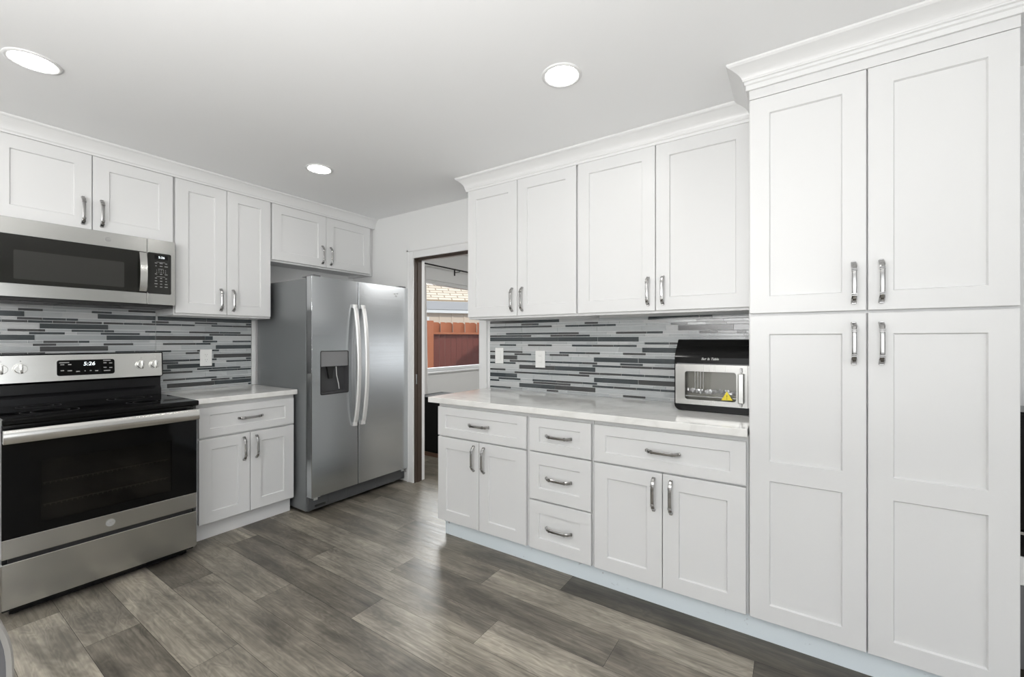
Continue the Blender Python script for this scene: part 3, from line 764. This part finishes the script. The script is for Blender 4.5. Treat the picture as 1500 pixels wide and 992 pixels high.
# drawer
bm = B(); fbox(bm, FS, Sy0, Sy1, -.030, .001, .056, .265, .002); obj('storage_drawer', bm, M['steel'], rg)
bm = B(); fbox(bm, FS, Sy0 + .02, Sy1 - .02, -.028, -.004, .267, .284); obj('drawer_gap', bm, M['darkgap'], rg)

# ------------------------------------------------------------------ microwave
MX = -3.358; FM = FA(MX); my0, my1, mz0, mz1 = .336, 1.091, 1.513, 1.9225
mw = thing('microwave', 'stainless over-the-range microwave under the short cabinet', 'microwave', (-3.55, .71, 1.513))
bm = B(); box(bm, XW + .010, MX - .036, my0 + .001, my1 - .001, 1.496, mz1, .002); obj('body', bm, M['blackpl'], mw)
ms = .946
bm = B(); gz0, gz1 = 1.582, 1.835; gy0, gy1 = .336, ms
fbox(bm, FM, my0, ms - .001, -.035, 0, gz1, mz1, .0015); fbox(bm, FM, my0, ms - .001, -.035, 0, mz0, gz0, .0015)
fbox(bm, FM, my0, my0 + .002, -.035, 0, gz0, gz1)
md = obj('microwave_door', bm, M['steel'], mw)
bm = B(); fbox(bm, FM, my0 + .002, ms - .003, -.034, -.001, gz0 + .0003, gz1 - .0003); g_ = obj('door_glass', bm, M['mwgl'], md)
bm = B(); prism(bm, rrect(.402, .838, 1.606, 1.757, .006), lambda a, b, h: FM(a, h, b), -.001, -.0004); obj('viewing_window', bm, M['mwwin'], md)
e = obj('emblem', oval(FM, .765, 1.879, .0165, 0, .0010), M['chrome'], md)
obj('emblem_ring', ring(FM, .765, 1.879, .0165, .0145, .0010, .0016), M['silver'], md)
obj('emblem_script', script_monogram(FM, .765, 1.879, .015, .0014), M['silver'], md)
# vertical curved handle
bm = B()
pts = [(.014 + .020 * (1 - (2 * i / 12 - 1) ** 2), gz0 + .008 + (gz1 - gz0 - .014) * i / 12) for i in range(13)]
prof = [(d, z) for d, z in pts] + [(d - .010, z) for d, z in pts[::-1]]
prism(bm, prof, lambda d, z, h: (MX + d, h, z), .905, .940)
fbox(bm, FM, .908, .937, -.001, .012, gz0 + .010, gz0 + .030); fbox(bm, FM, .908, .937, -.001, .012, gz1 - .030, gz1 - .010)
smooth_by_angle(obj('handle', bm, M['steel_h'], md), 40)
# control panel
bm = B(); fbox(bm, FM, ms + .001, my1, -.035, 0, mz0, mz1, .0015); pn = obj('control_panel', bm, M['steel'], mw)
bm = B(); prism(bm, rrect(ms + .002, 1.068, 1.580, 1.838, .008), lambda a, b, h: FM(a, h, b), 0, .0015); obj('keypad', bm, M['mwgl'], pn)
bm = B(); prism(bm, rrect(.982, 1.050, 1.798, 1.826, .002), lambda a, b, h: FM(a, h, b), .0015, .0020); obj('display', bm, M['blackgl'], pn)
obj('clock_digits', text_bm('5:26', .019, lambda u, v, h: FM(1.018 + u, .0022 + h, 1.812 + v)), M['digit'], pn)
bm = B()
def mark(u, z, wd, ht=.004): prism(bm, [(u - wd / 2, z - ht / 2), (u + wd / 2, z - ht / 2), (u + wd / 2, z + ht / 2), (u - wd / 2, z + ht / 2)], lambda a, b, h: FM(a, h, b), .0015, .0020)
mark(1.015, 1.782, .044, .002); mark(1.015, 1.739, .028, .002); mark(1.015, 1.690, .044, .002)
for (z, ws) in ((1.775, (.012, .016, .010)), (1.757, (.007, .014, .018)), (1.710 - .004, (.011, .012, .014)), (1.680, (.010, .010, .009)), (1.662, (.012, .012, .007)), (1.644, (.016, .010, .014)), (1.626, (.010, .012, .016))):
    for u, wd in zip((.990, 1.016, 1.042), ws): mark(u, z, wd)
obj('button_marks', bm, M['graymark'], pn)
bm = B()
for i, row in enumerate(('1 2 3 4 5', '6 7 8 9 0')):
    t = text_bm(row, .011, lambda u, v, h: FM(1.016 + u, .0016 + h, 1.730 - .013 * i + v), .0005, spacing=1.25); merge(bm, t)
obj('number_marks', bm, M['graymark'], pn)
# underside: vent filters and lamp slot
for y0_, y1_ in ((.37, .55), (.86, 1.04)):
    bm = B(); box(bm, -3.66, -3.44, y0_, y1_, 1.4935, 1.497)
    for k in range(12): box(bm, -3.655 + k * .018, -3.652 + k * .018, y0_ + .004, y1_ - .004, 1.4915, 1.494)
    obj('vent_filter', bm, M['grey_pl'], mw)
bm = B(); box(bm, -3.60, -3.40, .585, .83, 1.490, 1.498, .001); obj('lamp_cover', bm, M['blackpl'], mw)

# ------------------------------------------------------------------ refrigerator
RX = -2.925; FR = FA(RX); ry0, ry1, rs = 1.7665, 2.694, 2.163
rf = thing('refrigerator', 'stainless side-by-side refrigerator with an ice and water dispenser', 'refrigerator', (-3.33, 2.23, 0))
bm = B(); box(bm, XW + .03, RX - .075, ry0 + .001, ry1 - .001, .022, 1.745, .004, 2)
for y in (ry0 + .06, ry1 - .06):
    for x in (-3.6, -3.06): cyl(bm, (x, y, 0), (x, y, .024), .02, seg=12)
obj('body', bm, M['fridge_side'], rf)
def fridge_door(y0, y1, hole=None):
    bm = B(); z0, z1, t, R = .135, 1.757, .062, .003
    out = []
    # plan outline with rounded outer corners
    def plan(a0, a1):
        o_ = [(a0, -t), (a1, -t)]
        for k in range(6): an = k / 5 * PI / 2; o_.append((a1 - R + R * math.cos(an), -R + R * math.sin(an)))
        for k in range(6): an = PI / 2 + k / 5 * PI / 2; o_.append((a0 + R + R * math.cos(an), -R + R * math.sin(an)))
        return o_
    if not hole:
        prism(bm, plan(y0, y1), lambda a, b, h: FR(a, b, h), z0, z1)
    else:
        hy0, hy1, hz0, hz1 = hole
        prism(bm, plan(y0, y1), lambda a, b, h: FR(a, b, h), z0, hz0); prism(bm, plan(y0, y1), lambda a, b, h: FR(a, b, h), hz1, z1)
        l = [(y0, -t), (hy0, -t), (hy0, 0)] + [p for p in plan(y0, y1)[8:]]
        prism(bm, l, lambda a, b, h: FR(a, b, h), hz0, hz1)
        r_ = [(hy1, -t)] + [p for p in plan(y0, y1)[1:8]] + [(hy1, 0)]
        prism(bm, r_, lambda a, b, h: FR(a, b, h), hz0, hz1)
        fbox(bm, FR, hy0, hy1, -t, -t + .004, hz0, hz1)
        bmesh.ops.remove_doubles(bm, verts=bm.verts[:], dist=1e-5)
        dup_ = [f for f in bm.faces if abs(f.normal.z) > .99 and (abs(f.calc_center_median().z - hz0) < 1e-4 or abs(f.calc_center_median().z - hz1) < 1e-4) and not (hy0 + .01 < f.calc_center_median().y < hy1 - .01)]
    return bm
fd = obj('refrigerator_door', fridge_door(ry0, rs - .0025, (1.839, 2.070, .883, 1.204)), M['fridge'], rf); smooth_by_angle(fd, 8)
fd2 = obj('refrigerator_door', fridge_door(rs + .0025, ry1), M['fridge'], rf); smooth_by_angle(fd2, 8)
# dispenser
bm = B(); prism(bm, [(y, z) for y, z in rrect(1.839, 2.070, 1.090, 1.203, .010)], lambda a, b, h: FR(a, h, b), -.055, -.003); obj('dispenser_panel', bm, plain('dispenser_face', (.30, .30, .305), .35, .5), fd)
bm = B()
fbox(bm, FR, 1.840, 1.843, -.056, -.001, .884, 1.089); fbox(bm, FR, 2.066, 2.069, -.056, -.001, .884, 1.089)
fbox(bm, FR, 1.840, 2.069, -.057, -.050, .884, 1.089); fbox(bm, FR, 1.840, 2.069, -.056, -.002, .884, .894, .002)
obj('dispenser_recess', bm, plain('dark_recess_plastic', (.06, .06, .063), .3), fd)
bm = ring(FR, 0, 0, 1, .99, 0, .001); bm.free()
bm = B()
o1 = rrect(1.835, 2.074, .879, 1.208, .012); i1 = rrect(1.840, 2.069, .884, 1.203, .009)
n = len(o1)
va = [bm.verts.new(FR(a, .0012, b)) for a, b in o1]; vb = [bm.verts.new(FR(a, .0012, b)) for a, b in i1]
vc = [bm.verts.new(FR(a, -.004, b)) for a, b in i1]; vd = [bm.verts.new(FR(a, -.0005, b)) for a, b in o1]
for k in range(n):
    j = (k + 1) % n
    bm.faces.new((va[k], va[j], vb[j], vb[k])); bm.faces.new((vb[k], vb[j], vc[j], vc[k])); bm.faces.new((vd[k], vd[j], va[j], va[k]))
obj('dispenser_bezel', bm, M['blackpl'], fd)
bm = B(); prism(bm, [(1.905, 1.088), (1.975, 1.088), (1.960, 1.045), (1.955, .995), (1.925, .995), (1.918, 1.045)], lambda a, b, h: FR(a, h, b), -.046, -.030); obj('dispenser_paddle', bm, M['blackpl'], fd)
bm = B(); tube(bm, [FR(1.985, -.030, 1.085), FR(1.990, -.032, 1.02), FR(2.010, -.036, .95), FR(2.018, -.040, .91)], .0035); obj('water_tube', bm, M['bar'], fd)
bm = B()
for k in range(7): prism(bm, [(1.878 + k * .023, 1.112), (1.890 + k * .023, 1.112), (1.890 + k * .023, 1.1145), (1.878 + k * .023, 1.1145)], lambda a, b, h: FR(a, h, b), -.003, -.0025)
prism(bm, [(1.965 + .004 * math.cos(k), 1.140 + .004 * math.sin(k)) for k in range(6)], lambda a, b, h: FR(a, h, b), -.003, -.0025)
obj('dispenser_mark', bm, M['graymark'], fd)
# handles: bowed flat bars
def fhandle(par, yc, lean):
    bm = B(); N = 24; z0, z1 = .608, 1.572; rings = []
    for i in range(N + 1):
        s = -1 + 2 * i / N; z = (z0 + z1) / 2 + s * (z1 - z0) / 2
        d = .012 + .058 * (1 - s * s) ** .75 if abs(s) < .999 else .010
        wy = .017; th = .007
        rings.append([bm.verts.new(FR(yc + a, d + b, z)) for a, b in ((-wy, -th), (wy, -th), (wy, th * .3), (wy * .7, th), (-wy * .7, th), (-wy, th * .3))])
    for a, b in zip(rings, rings[1:]):
        for k in range(6): bm.faces.new((a[k], a[(k + 1) % 6], b[(k + 1) % 6], b[k]))
    bm.faces.new(rings[0][::-1]); bm.faces.new(rings[-1])
    for s in (z0 + .015, z1 - .015): fbox(bm, FR, yc - .011, yc + .011, -.001, .030, s - .014, s + .014, .002)
    smooth_by_angle(obj('handle', bm, M['bar'], par), 30)
fhandle(fd, rs - .040, 0); fhandle(fd2, rs + .036, 0)
bm = B(); fbox(bm, FR, rs - .004, rs + .004, -.070, -.010, .14, 1.752); obj('dark_gap_filler', bm, M['darkgap'], rf)  # black fillers put in so both door gaps show dark, as if shaded
bm = B(); fbox(bm, FR, ry0 + .004, ry1 - .004, -.0745, -.0625, .14, 1.742); obj('dark_gap_filler', bm, M['darkgap'], rf)
# emblem: three little drops
bm = B()
for (du, dz, a0) in ((-.016, .006, .6), (.012, .010, -.5), (.000, -.012, 0)):
    prism(bm, [(2.551 + du + .009 * math.cos(t * PI / 8 + a0), 1.687 + dz + .0045 * math.sin(t * PI / 8)) for t in range(16)], lambda a, b, h: FR(a, h, b), .0003, .0012)
obj('emblem', bm, M['graymark'], fd2)
# base grille, hinge covers, roller foot
bm = B(); fbox(bm, FR, ry0 + .004, ry1 - .004, -.085, -.050, .030, .128, .003)
fbox(bm, FR, ry0 + .16, ry0 + .32, -.050, -.046, .050, .118, .002)
for k in range(10): fbox(bm, FR, ry0 + .34 + k * .055, ry0 + .38 + k * .055, -.051, -.048, .040, .052)
gr = obj('base_grille', bm, M['grille'], rf)
for y in (ry0 + .012, ry1 - .075):
    bm = B(); fbox(bm, FR, y, y + .063, -.060, -.010, .1285, .1345); fbox(bm, FR, y + .03, y + .060, -.049, -.040, .100, .130); obj('lower_hinge', bm, M['bar'], rf)
bm = B(); fbox(bm, FR, ry0 + .055, ry0 + .14, -.048, -.044, .045, .062, .001); obj('leveling_foot', bm, M['blackpl'], gr)
for y in (ry0 + .05, ry1 - .05):
    bm = B(); box(bm, RX - .16, RX - .012, y - .035, y + .035, 1.7455, 1.772, .006, 2) if False else box(bm, RX - .165, RX - .012, y - .03, y + .03, 1.7575, 1.772, .005, 2)
    obj('hinge_cover', bm, M['grey_pl'], rf)
bm = B(); tube(bm, [(-3.50, 1.90, 1.748), (-3.50, 1.90, 1.775), (-3.49, 1.94, 1.785), (-3.48, 1.97, 1.770), (-3.48, 1.975, 1.748)], .006); obj('rear_clip', bm, M['bar'], rf)

# ------------------------------------------------------------------ countertop oven (air fryer)
fx0, fx1, fy, fz = -.549, -.176, 2.425, .9095
af = thing('air_fryer_oven', 'black and stainless countertop air fryer oven with a glass door', 'air fryer', (-.36, 2.52, .9095))
FF = FB(fy); yb = 2.668
# body shell with rounded foot and a sloping top front
pro = [(yb, 1.160), (yb, 1.285), (yb - .01, 1.292), (fy + .100, 1.292), (fy + .088, 1.287), (fy + .012, 1.212), (fy + .003, 1.195), (fy + .003, 1.160)]
bm = B()
prism(bm, pro, lambda a, b, h: (h, a, b), fx0, fx1)
box(bm, fx0, fx1, fy + .055, yb, .940, 1.170, .001)
o_ = [(fx0, .9455), (fx1, .9455)] + [(fx1 - .03 + .03 * math.cos(t * PI / 16), .9455 - .0345 * math.sin(t * PI / 16)) for t in range(1, 9)] + [(fx0 + .03 - .03 * math.sin(t * PI / 16), .9455 - .0345 * math.cos(t * PI / 16)) for t in range(0, 8)]
prism(bm, o_, lambda a, b, h: (a, h, b), fy - .003, yb)
sh = obj('housing', bm, M['glossbl'], af)
smooth_by_angle(sh, 20)
for x in (fx0 + .05, fx1 - .05):
    for y in (fy + .03, yb - .03): bm = B(); cyl(bm, (x, y, .9096), (x, y, .916), .012, seg=14); obj('foot', bm, M['blackpl'], af)
bm = B(); wx0, wx1, wz0, wz1 = -.495, -.249, .972, 1.122
def frame_with_round_hole(bm, F, u0, u1, z0, z1, iu0, iu1, iz0, iz1, r, d0, d1):
    inn = rrect(iu0, iu1, iz0, iz1, r, 6)
    def pr_(p):
        # project from hole centre to outer rectangle
        cu, cz = (iu0 + iu1) / 2, (iz0 + iz1) / 2; a, b = p[0] - cu, p[1] - cz
        k = min((((u1 - cu) if a > 0 else (u0 - cu)) / a) if abs(a) > 1e-9 else 1e9, (((z1 - cz) if b > 0 else (z0 - cz)) / b) if abs(b) > 1e-9 else 1e9)
        return (cu + a * k, cz + b * k)
    out = [pr_(p) for p in inn]
    corners = [(u1, z0), (u1, z1), (u0, z1), (u0, z0)]
    # snap the nearest projected point to each corner
    for c in corners:
        i = min(range(len(out)), key=lambda q: (out[q][0] - c[0]) ** 2 + (out[q][1] - c[1]) ** 2); out[i] = c
    n = len(inn)
    V = lambda p, d: bm.verts.new(F(p[0], d, p[1]))
    a = [V(p, d1) for p in out]; b = [V(p, d1) for p in inn]; c = [V(p, d0) for p in inn]; d = [V(p, d0) for p in out]
    for i in range(n):
        j = (i + 1) % n
        for q in ((a, b), (b, c), (c, d), (d, a)): bm.faces.new((q[0][i], q[0][j], q[1][j], q[1][i]))
frame_with_round_hole(bm, FF, fx0 + .006, -.198, .946, 1.159, wx0, wx1, wz0, wz1, .014, -.020, .004)
fdoor = obj('oven_door', bm, M['frysteel'], af)
bm = B(); prism(bm, rrect(wx0 + .0005, wx1 - .0005, wz0 + .0005, wz1 - .0005, .013, 6), lambda a, b, h: FF(a, h, b), -.010, -.006); obj('door_glass', bm, M['frypane'], fdoor)
bm = B(); fbox(bm, FF, -.1975, fx1, -.020, .002, .946, 1.159, .001); obj('side_panel', bm, M['frysteel'], af)
bm = B(); fbox(bm, FF, fx0, fx0 + .0055, -.055, .002, .946, 1.159, .001); obj('side_panel', bm, M['glossbl'], af)
# interior tray cavity walls behind the glass
bm = B()
fbox(bm, FF, wx0 - .01, wx1 + .01, -.054, -.052, wz0 - .01, wz1 + .01)
ic = obj('cavity_wall', bm, M['fryin'], af)
bm = B()
for k in range(4): fbox(bm, FF, -.455 + k * .014, -.451 + k * .014, -.050, -.046, 1.028, wz1 + .006)
fbox(bm, FF, wx0 - .005, wx1 + .005, -.050, -.022, .985, .990); obj('rack', bm, M['silver'], af)
# crumpled foil on the rack
bm = B(); bmesh.ops.create_grid(bm, x_segments=34, y_segments=8, size=.5)
rr = random.Random(9)
for v in bm.verts:
    x, y = v.co.x, v.co.y
    v.co = Vector((-.372 + x * .232, fy + .0365 + y * .024, 1.001 + rr.uniform(0, .027) + .003 * math.sin(x * 9)))
foil = obj('aluminum_foil', bm, M['foil'], org=(-.372, fy + .0365, .991))
foil.data.materials[0] = M['foil']
tag(foil, 'crumpled silver foil lying inside the countertop oven', 'foil')
sd = foil.modifiers.new('thickness', 'SOLIDIFY'); sd.thickness = .0006
# latch handle
bm = B(); fbox(bm, FF, -.240, -.212, .006, .030, .968, 1.120, .005, 2); lh = obj('door_handle', bm, M['steel'], fdoor); 
for z0_ in (.952, 1.122):
    bm = B(); fbox(bm, FF, -.231, -.221, .003, .022, z0_, z0_ + .026, .003, 2); obj('handle_post', bm, M['chrome'], lh)
obj('lettering', text_bm('Sur la Table', .0175, lambda u, v, h: FF(-.372 + u, -.0015 + h, 1.189 + v), .001, shear=.35), M['white_pl'], sh)
bm = B(); fbox(bm, FF, fx0 + .012, fx1 - .002, -.0028, -.0012, 1.160, 1.164); obj('accent_line', bm, M['grey_pl'], sh)
st_ = B(); prism(st_, [(-.319, .977), (-.266, .979), (-.2925, 1.024)], lambda a, b, h: FF(a, h, b), -.0059, -.0050); stk = obj('warning_sticker', st_, M['yellow'], fdoor)
bm = B(); prism(bm, [(-.2945 + .0015 * 0, 1.004), (-.2905, 1.004), (-.2918, .991), (-.2932, .991)], lambda a, b, h: FF(a, h, b), -.0050, -.0046); prism(bm, [(-.2942, .984), (-.2908, .984), (-.2908, .988), (-.2942, .988)], lambda a, b, h: FF(a, h, b), -.0050, -.0046)
obj('warning_mark', bm, M['blackpl'], stk)

# ------------------------------------------------------------------ recessed lights
def downlight(x, y, label):
    t = thing('recessed_light', label, 'ceiling light', (x, y, CEIL), 'recessed ceiling lights')
    bm = B(); n = 48
    prf = [(.088, CEIL - .0005), (.087, CEIL - .004), (.078, CEIL - .007), (.070, CEIL - .004), (.069, CEIL - .001)]
    rings = [[bm.verts.new((x + r_ * math.cos(2 * PI * k / n), y + r_ * math.sin(2 * PI * k / n), z)) for k in range(n)] for r_, z in prf]
    for a, b in zip(rings, rings[1:]):
        for k in range(n): bm.faces.new((a[k], a[(k + 1) % n], b[(k + 1) % n], b[k]))
    obj('trim_ring', bm, M['trim'], t, smooth=True)
    bm = B(); bmesh.ops.create_circle(bm, cap_ends=True, segments=n, radius=.0695)
    bmesh.ops.transform(bm, matrix=Matrix.Translation((x, y, CEIL - .0025)), verts=bm.verts)
    for f in bm.faces:
        if f.normal.z > 0: f.normal_flip()
    obj('diffuser', bm, M['lamp'], t, recalc=False)
downlight(-2.655, .372, 'round recessed ceiling light in front of the short cabinet above the microwave')
downlight(-2.700, 1.686, 'round recessed ceiling light nearest the refrigerator')
downlight(-.857, 1.682, 'round recessed ceiling light near the tall pantry and right wall cabinets')
downlight(-.857, .372, 'round recessed ceiling light above the camera, outside the view')

# ------------------------------------------------------------------ beyond the doorway
cu = B(); n = 60; fr_, bk_ = [], []
for i in range(n + 1):
    y = 3.600 + .135 * i / n; x = -3.725 + .014 * math.sin(i * .75)
    fr_.append((x, y))
def drape(z, k): # slightly wider at the bottom
    return [(x, 3.60 + (y - 3.60) * k) for x, y in fr_]
zs_ = [(2.185, .80), (1.9, .82), (1.2, .92), (.6, 1.04), (.08, 1.1)]
prev = None
for z, k in zs_:
    a = [cu.verts.new((x, y, z)) for x, y in drape(z, k)]
    if prev:
        for i in range(n): cu.faces.new((prev[i], prev[i + 1], a[i + 1], a[i]))
    prev = a
c_ = obj('curtain', cu, M['curtain'], smooth=True, org=(-3.72, 3.6, .08)); s_ = c_.modifiers.new('thickness', 'SOLIDIFY'); s_.thickness = .003
tag(c_, 'narrow white curtain gathered at the left side of the far window', 'curtain')
rod = thing('curtain_rod', 'black iron curtain rod above the far window', 'curtain rod', (-3.70, 4.4, 2.21))
bm = B(); cyl(bm, (-3.70, 3.42, 2.212), (-3.70, 5.50, 2.208), .009, seg=14); obj('rod', bm, M['iron'], rod)
bm = B(); bmesh.ops.create_uvsphere(bm, u_segments=14, v_segments=10, radius=.02)
bmesh.ops.transform(bm, matrix=Matrix.Translation((-3.70, 3.41, 2.212)), verts=bm.verts); obj('finial', bm, M['iron'], rod, smooth=True)
for y in (3.50, 4.316, 5.40):
    bm = B(); box(bm, XFL + .001, XFL + .006, y - .012, y + .012, 2.150, 2.225, .001); cyl(bm, (XFL + .004, y, 2.19), (-3.70, y, 2.198), .005, seg=10); obj('bracket', bm, M['iron'], rod)
# low black sideboard on a reddish wooden plinth
sb = thing('sideboard', 'low black sideboard in the room beyond the doorway', 'sideboard', (-2.95, 3.65, 0))
bm = B(); box(bm, -3.60, -2.30, 3.43, 3.86, .045, .635, .002); obj('body', bm, M['side'], sb)
bm = B(); box(bm, -3.615, -2.285, 3.415, 3.875, .6355, .655, .003); obj('top', bm, M['side'], sb)
bm = B(); box(bm, -3.59, -2.31, 3.425, 3.85, 0, .0445, .002); obj('plinth', bm, M['brownwood'], sb)
for k in range(2):
    bm = B(); box(bm, -3.585 + k * .645, -2.960 + k * .645, 3.418, 3.4295, .06, .622, .002); d_ = obj('door', bm, M['side'], sb)
    bm = B(); cyl(bm, (-2.99 + k * .08, 3.418, .36), (-2.99 + k * .08, 3.400, .36), .010, seg=14); obj('knob', bm, M['iron'], d_)

# ------------------------------------------------------------------ outside the far window
ex, ey = math.sin(math.radians(37.7)), math.cos(math.radians(37.7))     # fence direction
def E(p0, s, dd, z): return (p0[0] + ex * s + ey * dd, p0[1] + ey * s - ex * dd, z)   # dd towards the house
def obx(bm, p0, s0, s1, d0, d1, z0, z1):
    vs = [bm.verts.new(E(p0, s, d, z)) for z in (z0, z1) for s, d in ((s0, d0), (s1, d0), (s1, d1), (s0, d1))]
    for f in ((0, 1, 2, 3), (4, 5, 6, 7), (0, 1, 5, 4), (1, 2, 6, 5), (2, 3, 7, 6), (3, 0, 4, 7)): bm.faces.new([vs[i] for i in f])
GZ = -.15
bm = B(); box(bm, -30, XFL - .13, -8, 30, GZ - .2, GZ); struct(obj('ground', bm, M['ground']))
P0 = (-5.97, 5.88)
fe = thing('wooden_fence', 'reddish wooden board fence seen through the far window', 'fence', (*P0, GZ))
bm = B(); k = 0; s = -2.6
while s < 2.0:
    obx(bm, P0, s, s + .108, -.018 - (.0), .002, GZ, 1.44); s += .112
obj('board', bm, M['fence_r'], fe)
s = .19
bm = B()
s = -2.6
while s < 2.0:
    # pickets above the rail, dog-eared tops
    a = [E(P0, s, 0, 0), E(P0, s + .10, 0, 0)]
    pts = [(s, 1.44), (s + .13, 1.44), (s + .13, 1.610), (s + .085, 1.640), (s, 1.640)]
    kk = int(round((s + 2.6) / .122)) % 2
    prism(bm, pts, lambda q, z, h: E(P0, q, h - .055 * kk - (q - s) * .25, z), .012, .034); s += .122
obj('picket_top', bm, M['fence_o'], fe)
bm = B(); obx(bm, P0, -2.6, 2.0, .036, .075, 1.405, 1.445); obj('rail', bm, M['fence_o'], fe)
for sp_ in (.08, -1.9):
    bm = B(); obx(bm, P0, sp_ - .09, sp_ + .09, .08, .20, GZ, 1.66); obj('post', bm, M['fence_o'], fe)
H0 = (-9.97, 10.5)
ho = thing('neighbor_house', 'cream house with a tan shingle roof behind the wooden fence', 'house', (*H0, GZ))
bm = B(); obx(bm, H0, -5, 3.6, -4, 0, GZ, 2.42)
s = -5.0
while s < 3.6: obx(bm, H0, s, s + .05, 0, .02, GZ, 2.30); s += .42
obj('wall', bm, M['cream'], ho)
bm = B(); obx(bm, H0, -5.2, 3.8, .03, .12, 2.20, 2.31); obj('fascia', bm, M['trim'], ho)
bm = B(); obx(bm, H0, -5.2, 3.8, .03, .14, 2.315, 2.58); obj('gutter', bm, M['gutter'], ho)
bm = B(); prism(bm, [(.14, 2.585), (.14, 2.64), (-3.6, 4.9), (-3.6, 4.8)], lambda d, z, h: E(H0, h, d, z), -5.2, 3.8); obj('roof', bm, M['shingle'], ho)
bm = B(); obx(bm, H0, -1.55, -.30, .021, .06, 1.0, 2.06); wn = obj('window_frame', bm, M['trim'], ho)
bm = B(); obx(bm, H0, -1.45, -.40, .061, .068, 1.1, 1.97); obj('window_pane', bm, plain('brown_pane', (.30, .22, .16), .15), wn)

# ------------------------------------------------------------------ left foreground chair: rounded back with a pale rim
ch = thing('dining_chair', 'grey rounded chair back with a pale rim at the lower left corner', 'chair', (-1.40, -.08, 0))
cy, cz, hw, hh, ne = -.085, .655, .230, .205, 3.0
def sup(k, inset, n=64):
    t = 2 * PI * k / n; c, s = math.cos(t), math.sin(t)
    return (cy + (hw - inset) * math.copysign(abs(c) ** (2 / ne), c), cz + (hh - inset) * math.copysign(abs(s) ** (2 / ne), s))
bm = B(); prism(bm, [sup(k, .008) for k in range(64)], lambda a, b, h: (h, a, b), -1.232, -1.203); obj('backrest', bm, M['chairg'], ch)
bm = B(); tor = []
for k in range(64):
    a, b = sup(k, .008); o_, i_ = sup(k, 0), sup(k, .0095)
    tor.append([bm.verts.new((x, p[0], p[1])) for x, p in ((-1.236, o_), (-1.199, o_), (-1.196, sup(k, .003)), (-1.199, i_), (-1.236, i_))])
for k in range(64):
    a, b = tor[k], tor[(k + 1) % 64]
    for q in range(5): bm.faces.new((a[q], a[(q + 1) % 5], b[(q + 1) % 5], b[q]))
obj('rim', bm, M['chairrim'], ch)
bm = B(); box(bm, -1.66, -1.225, -.29, .11, .425, .475, .018, 3); obj('seat', bm, M['chairg'], ch)
for x, y, dx, dy in ((-1.26, -.26, .03, -.02), (-1.26, .07, .03, .0), (-1.62, -.26, -.03, -.02), (-1.62, .07, -.03, .0)):
    bm = B(); cyl(bm, (x + dx, y + dy, 0), (x, y, .428), .011, .015, 14); obj('leg', bm, M['chairleg'], ch)

# ------------------------------------------------------------------ black appliance just past the pantry at the right edge
bf = thing('beverage_cooler', 'black appliance barely showing right of the tall pantry', 'appliance', (.90, 2.6, 0))
bm = B(); box(bm, .640, 1.16, 2.455, 2.700, .02, 1.010, .004)
for x in (.68, 1.12): cyl(bm, (x, 2.50, 0), (x, 2.50, .021), .015, seg=12); cyl(bm, (x, 2.66, 0), (x, 2.66, .021), .015, seg=12)
obj('body', bm, M['glossbl'], bf)
bm = B(); box(bm, .642, 1.158, 2.430, 2.4545, .56, 1.005, .004); u_ = obj('door', bm, M['glossbl'], bf)
bm = B(); box(bm, .642, 1.158, 2.425, 2.4545, .545, .556, .001); obj('trim_strip', bm, M['silver'], u_)
bm = B(); box(bm, .642, 1.158, 2.430, 2.4545, .462, .543, .003); obj('drawer', bm, M['glossbl'], bf)
bm = B(); box(bm, .642, 1.158, 2.430, 2.4545, .350, .460, .003); obj('panel', bm, M['white_pl'], bf)
bm = B(); box(bm, .642, 1.158, 2.430, 2.4545, .030, .348, .003); obj('kick_panel', bm, M['grey_pl'], bf)
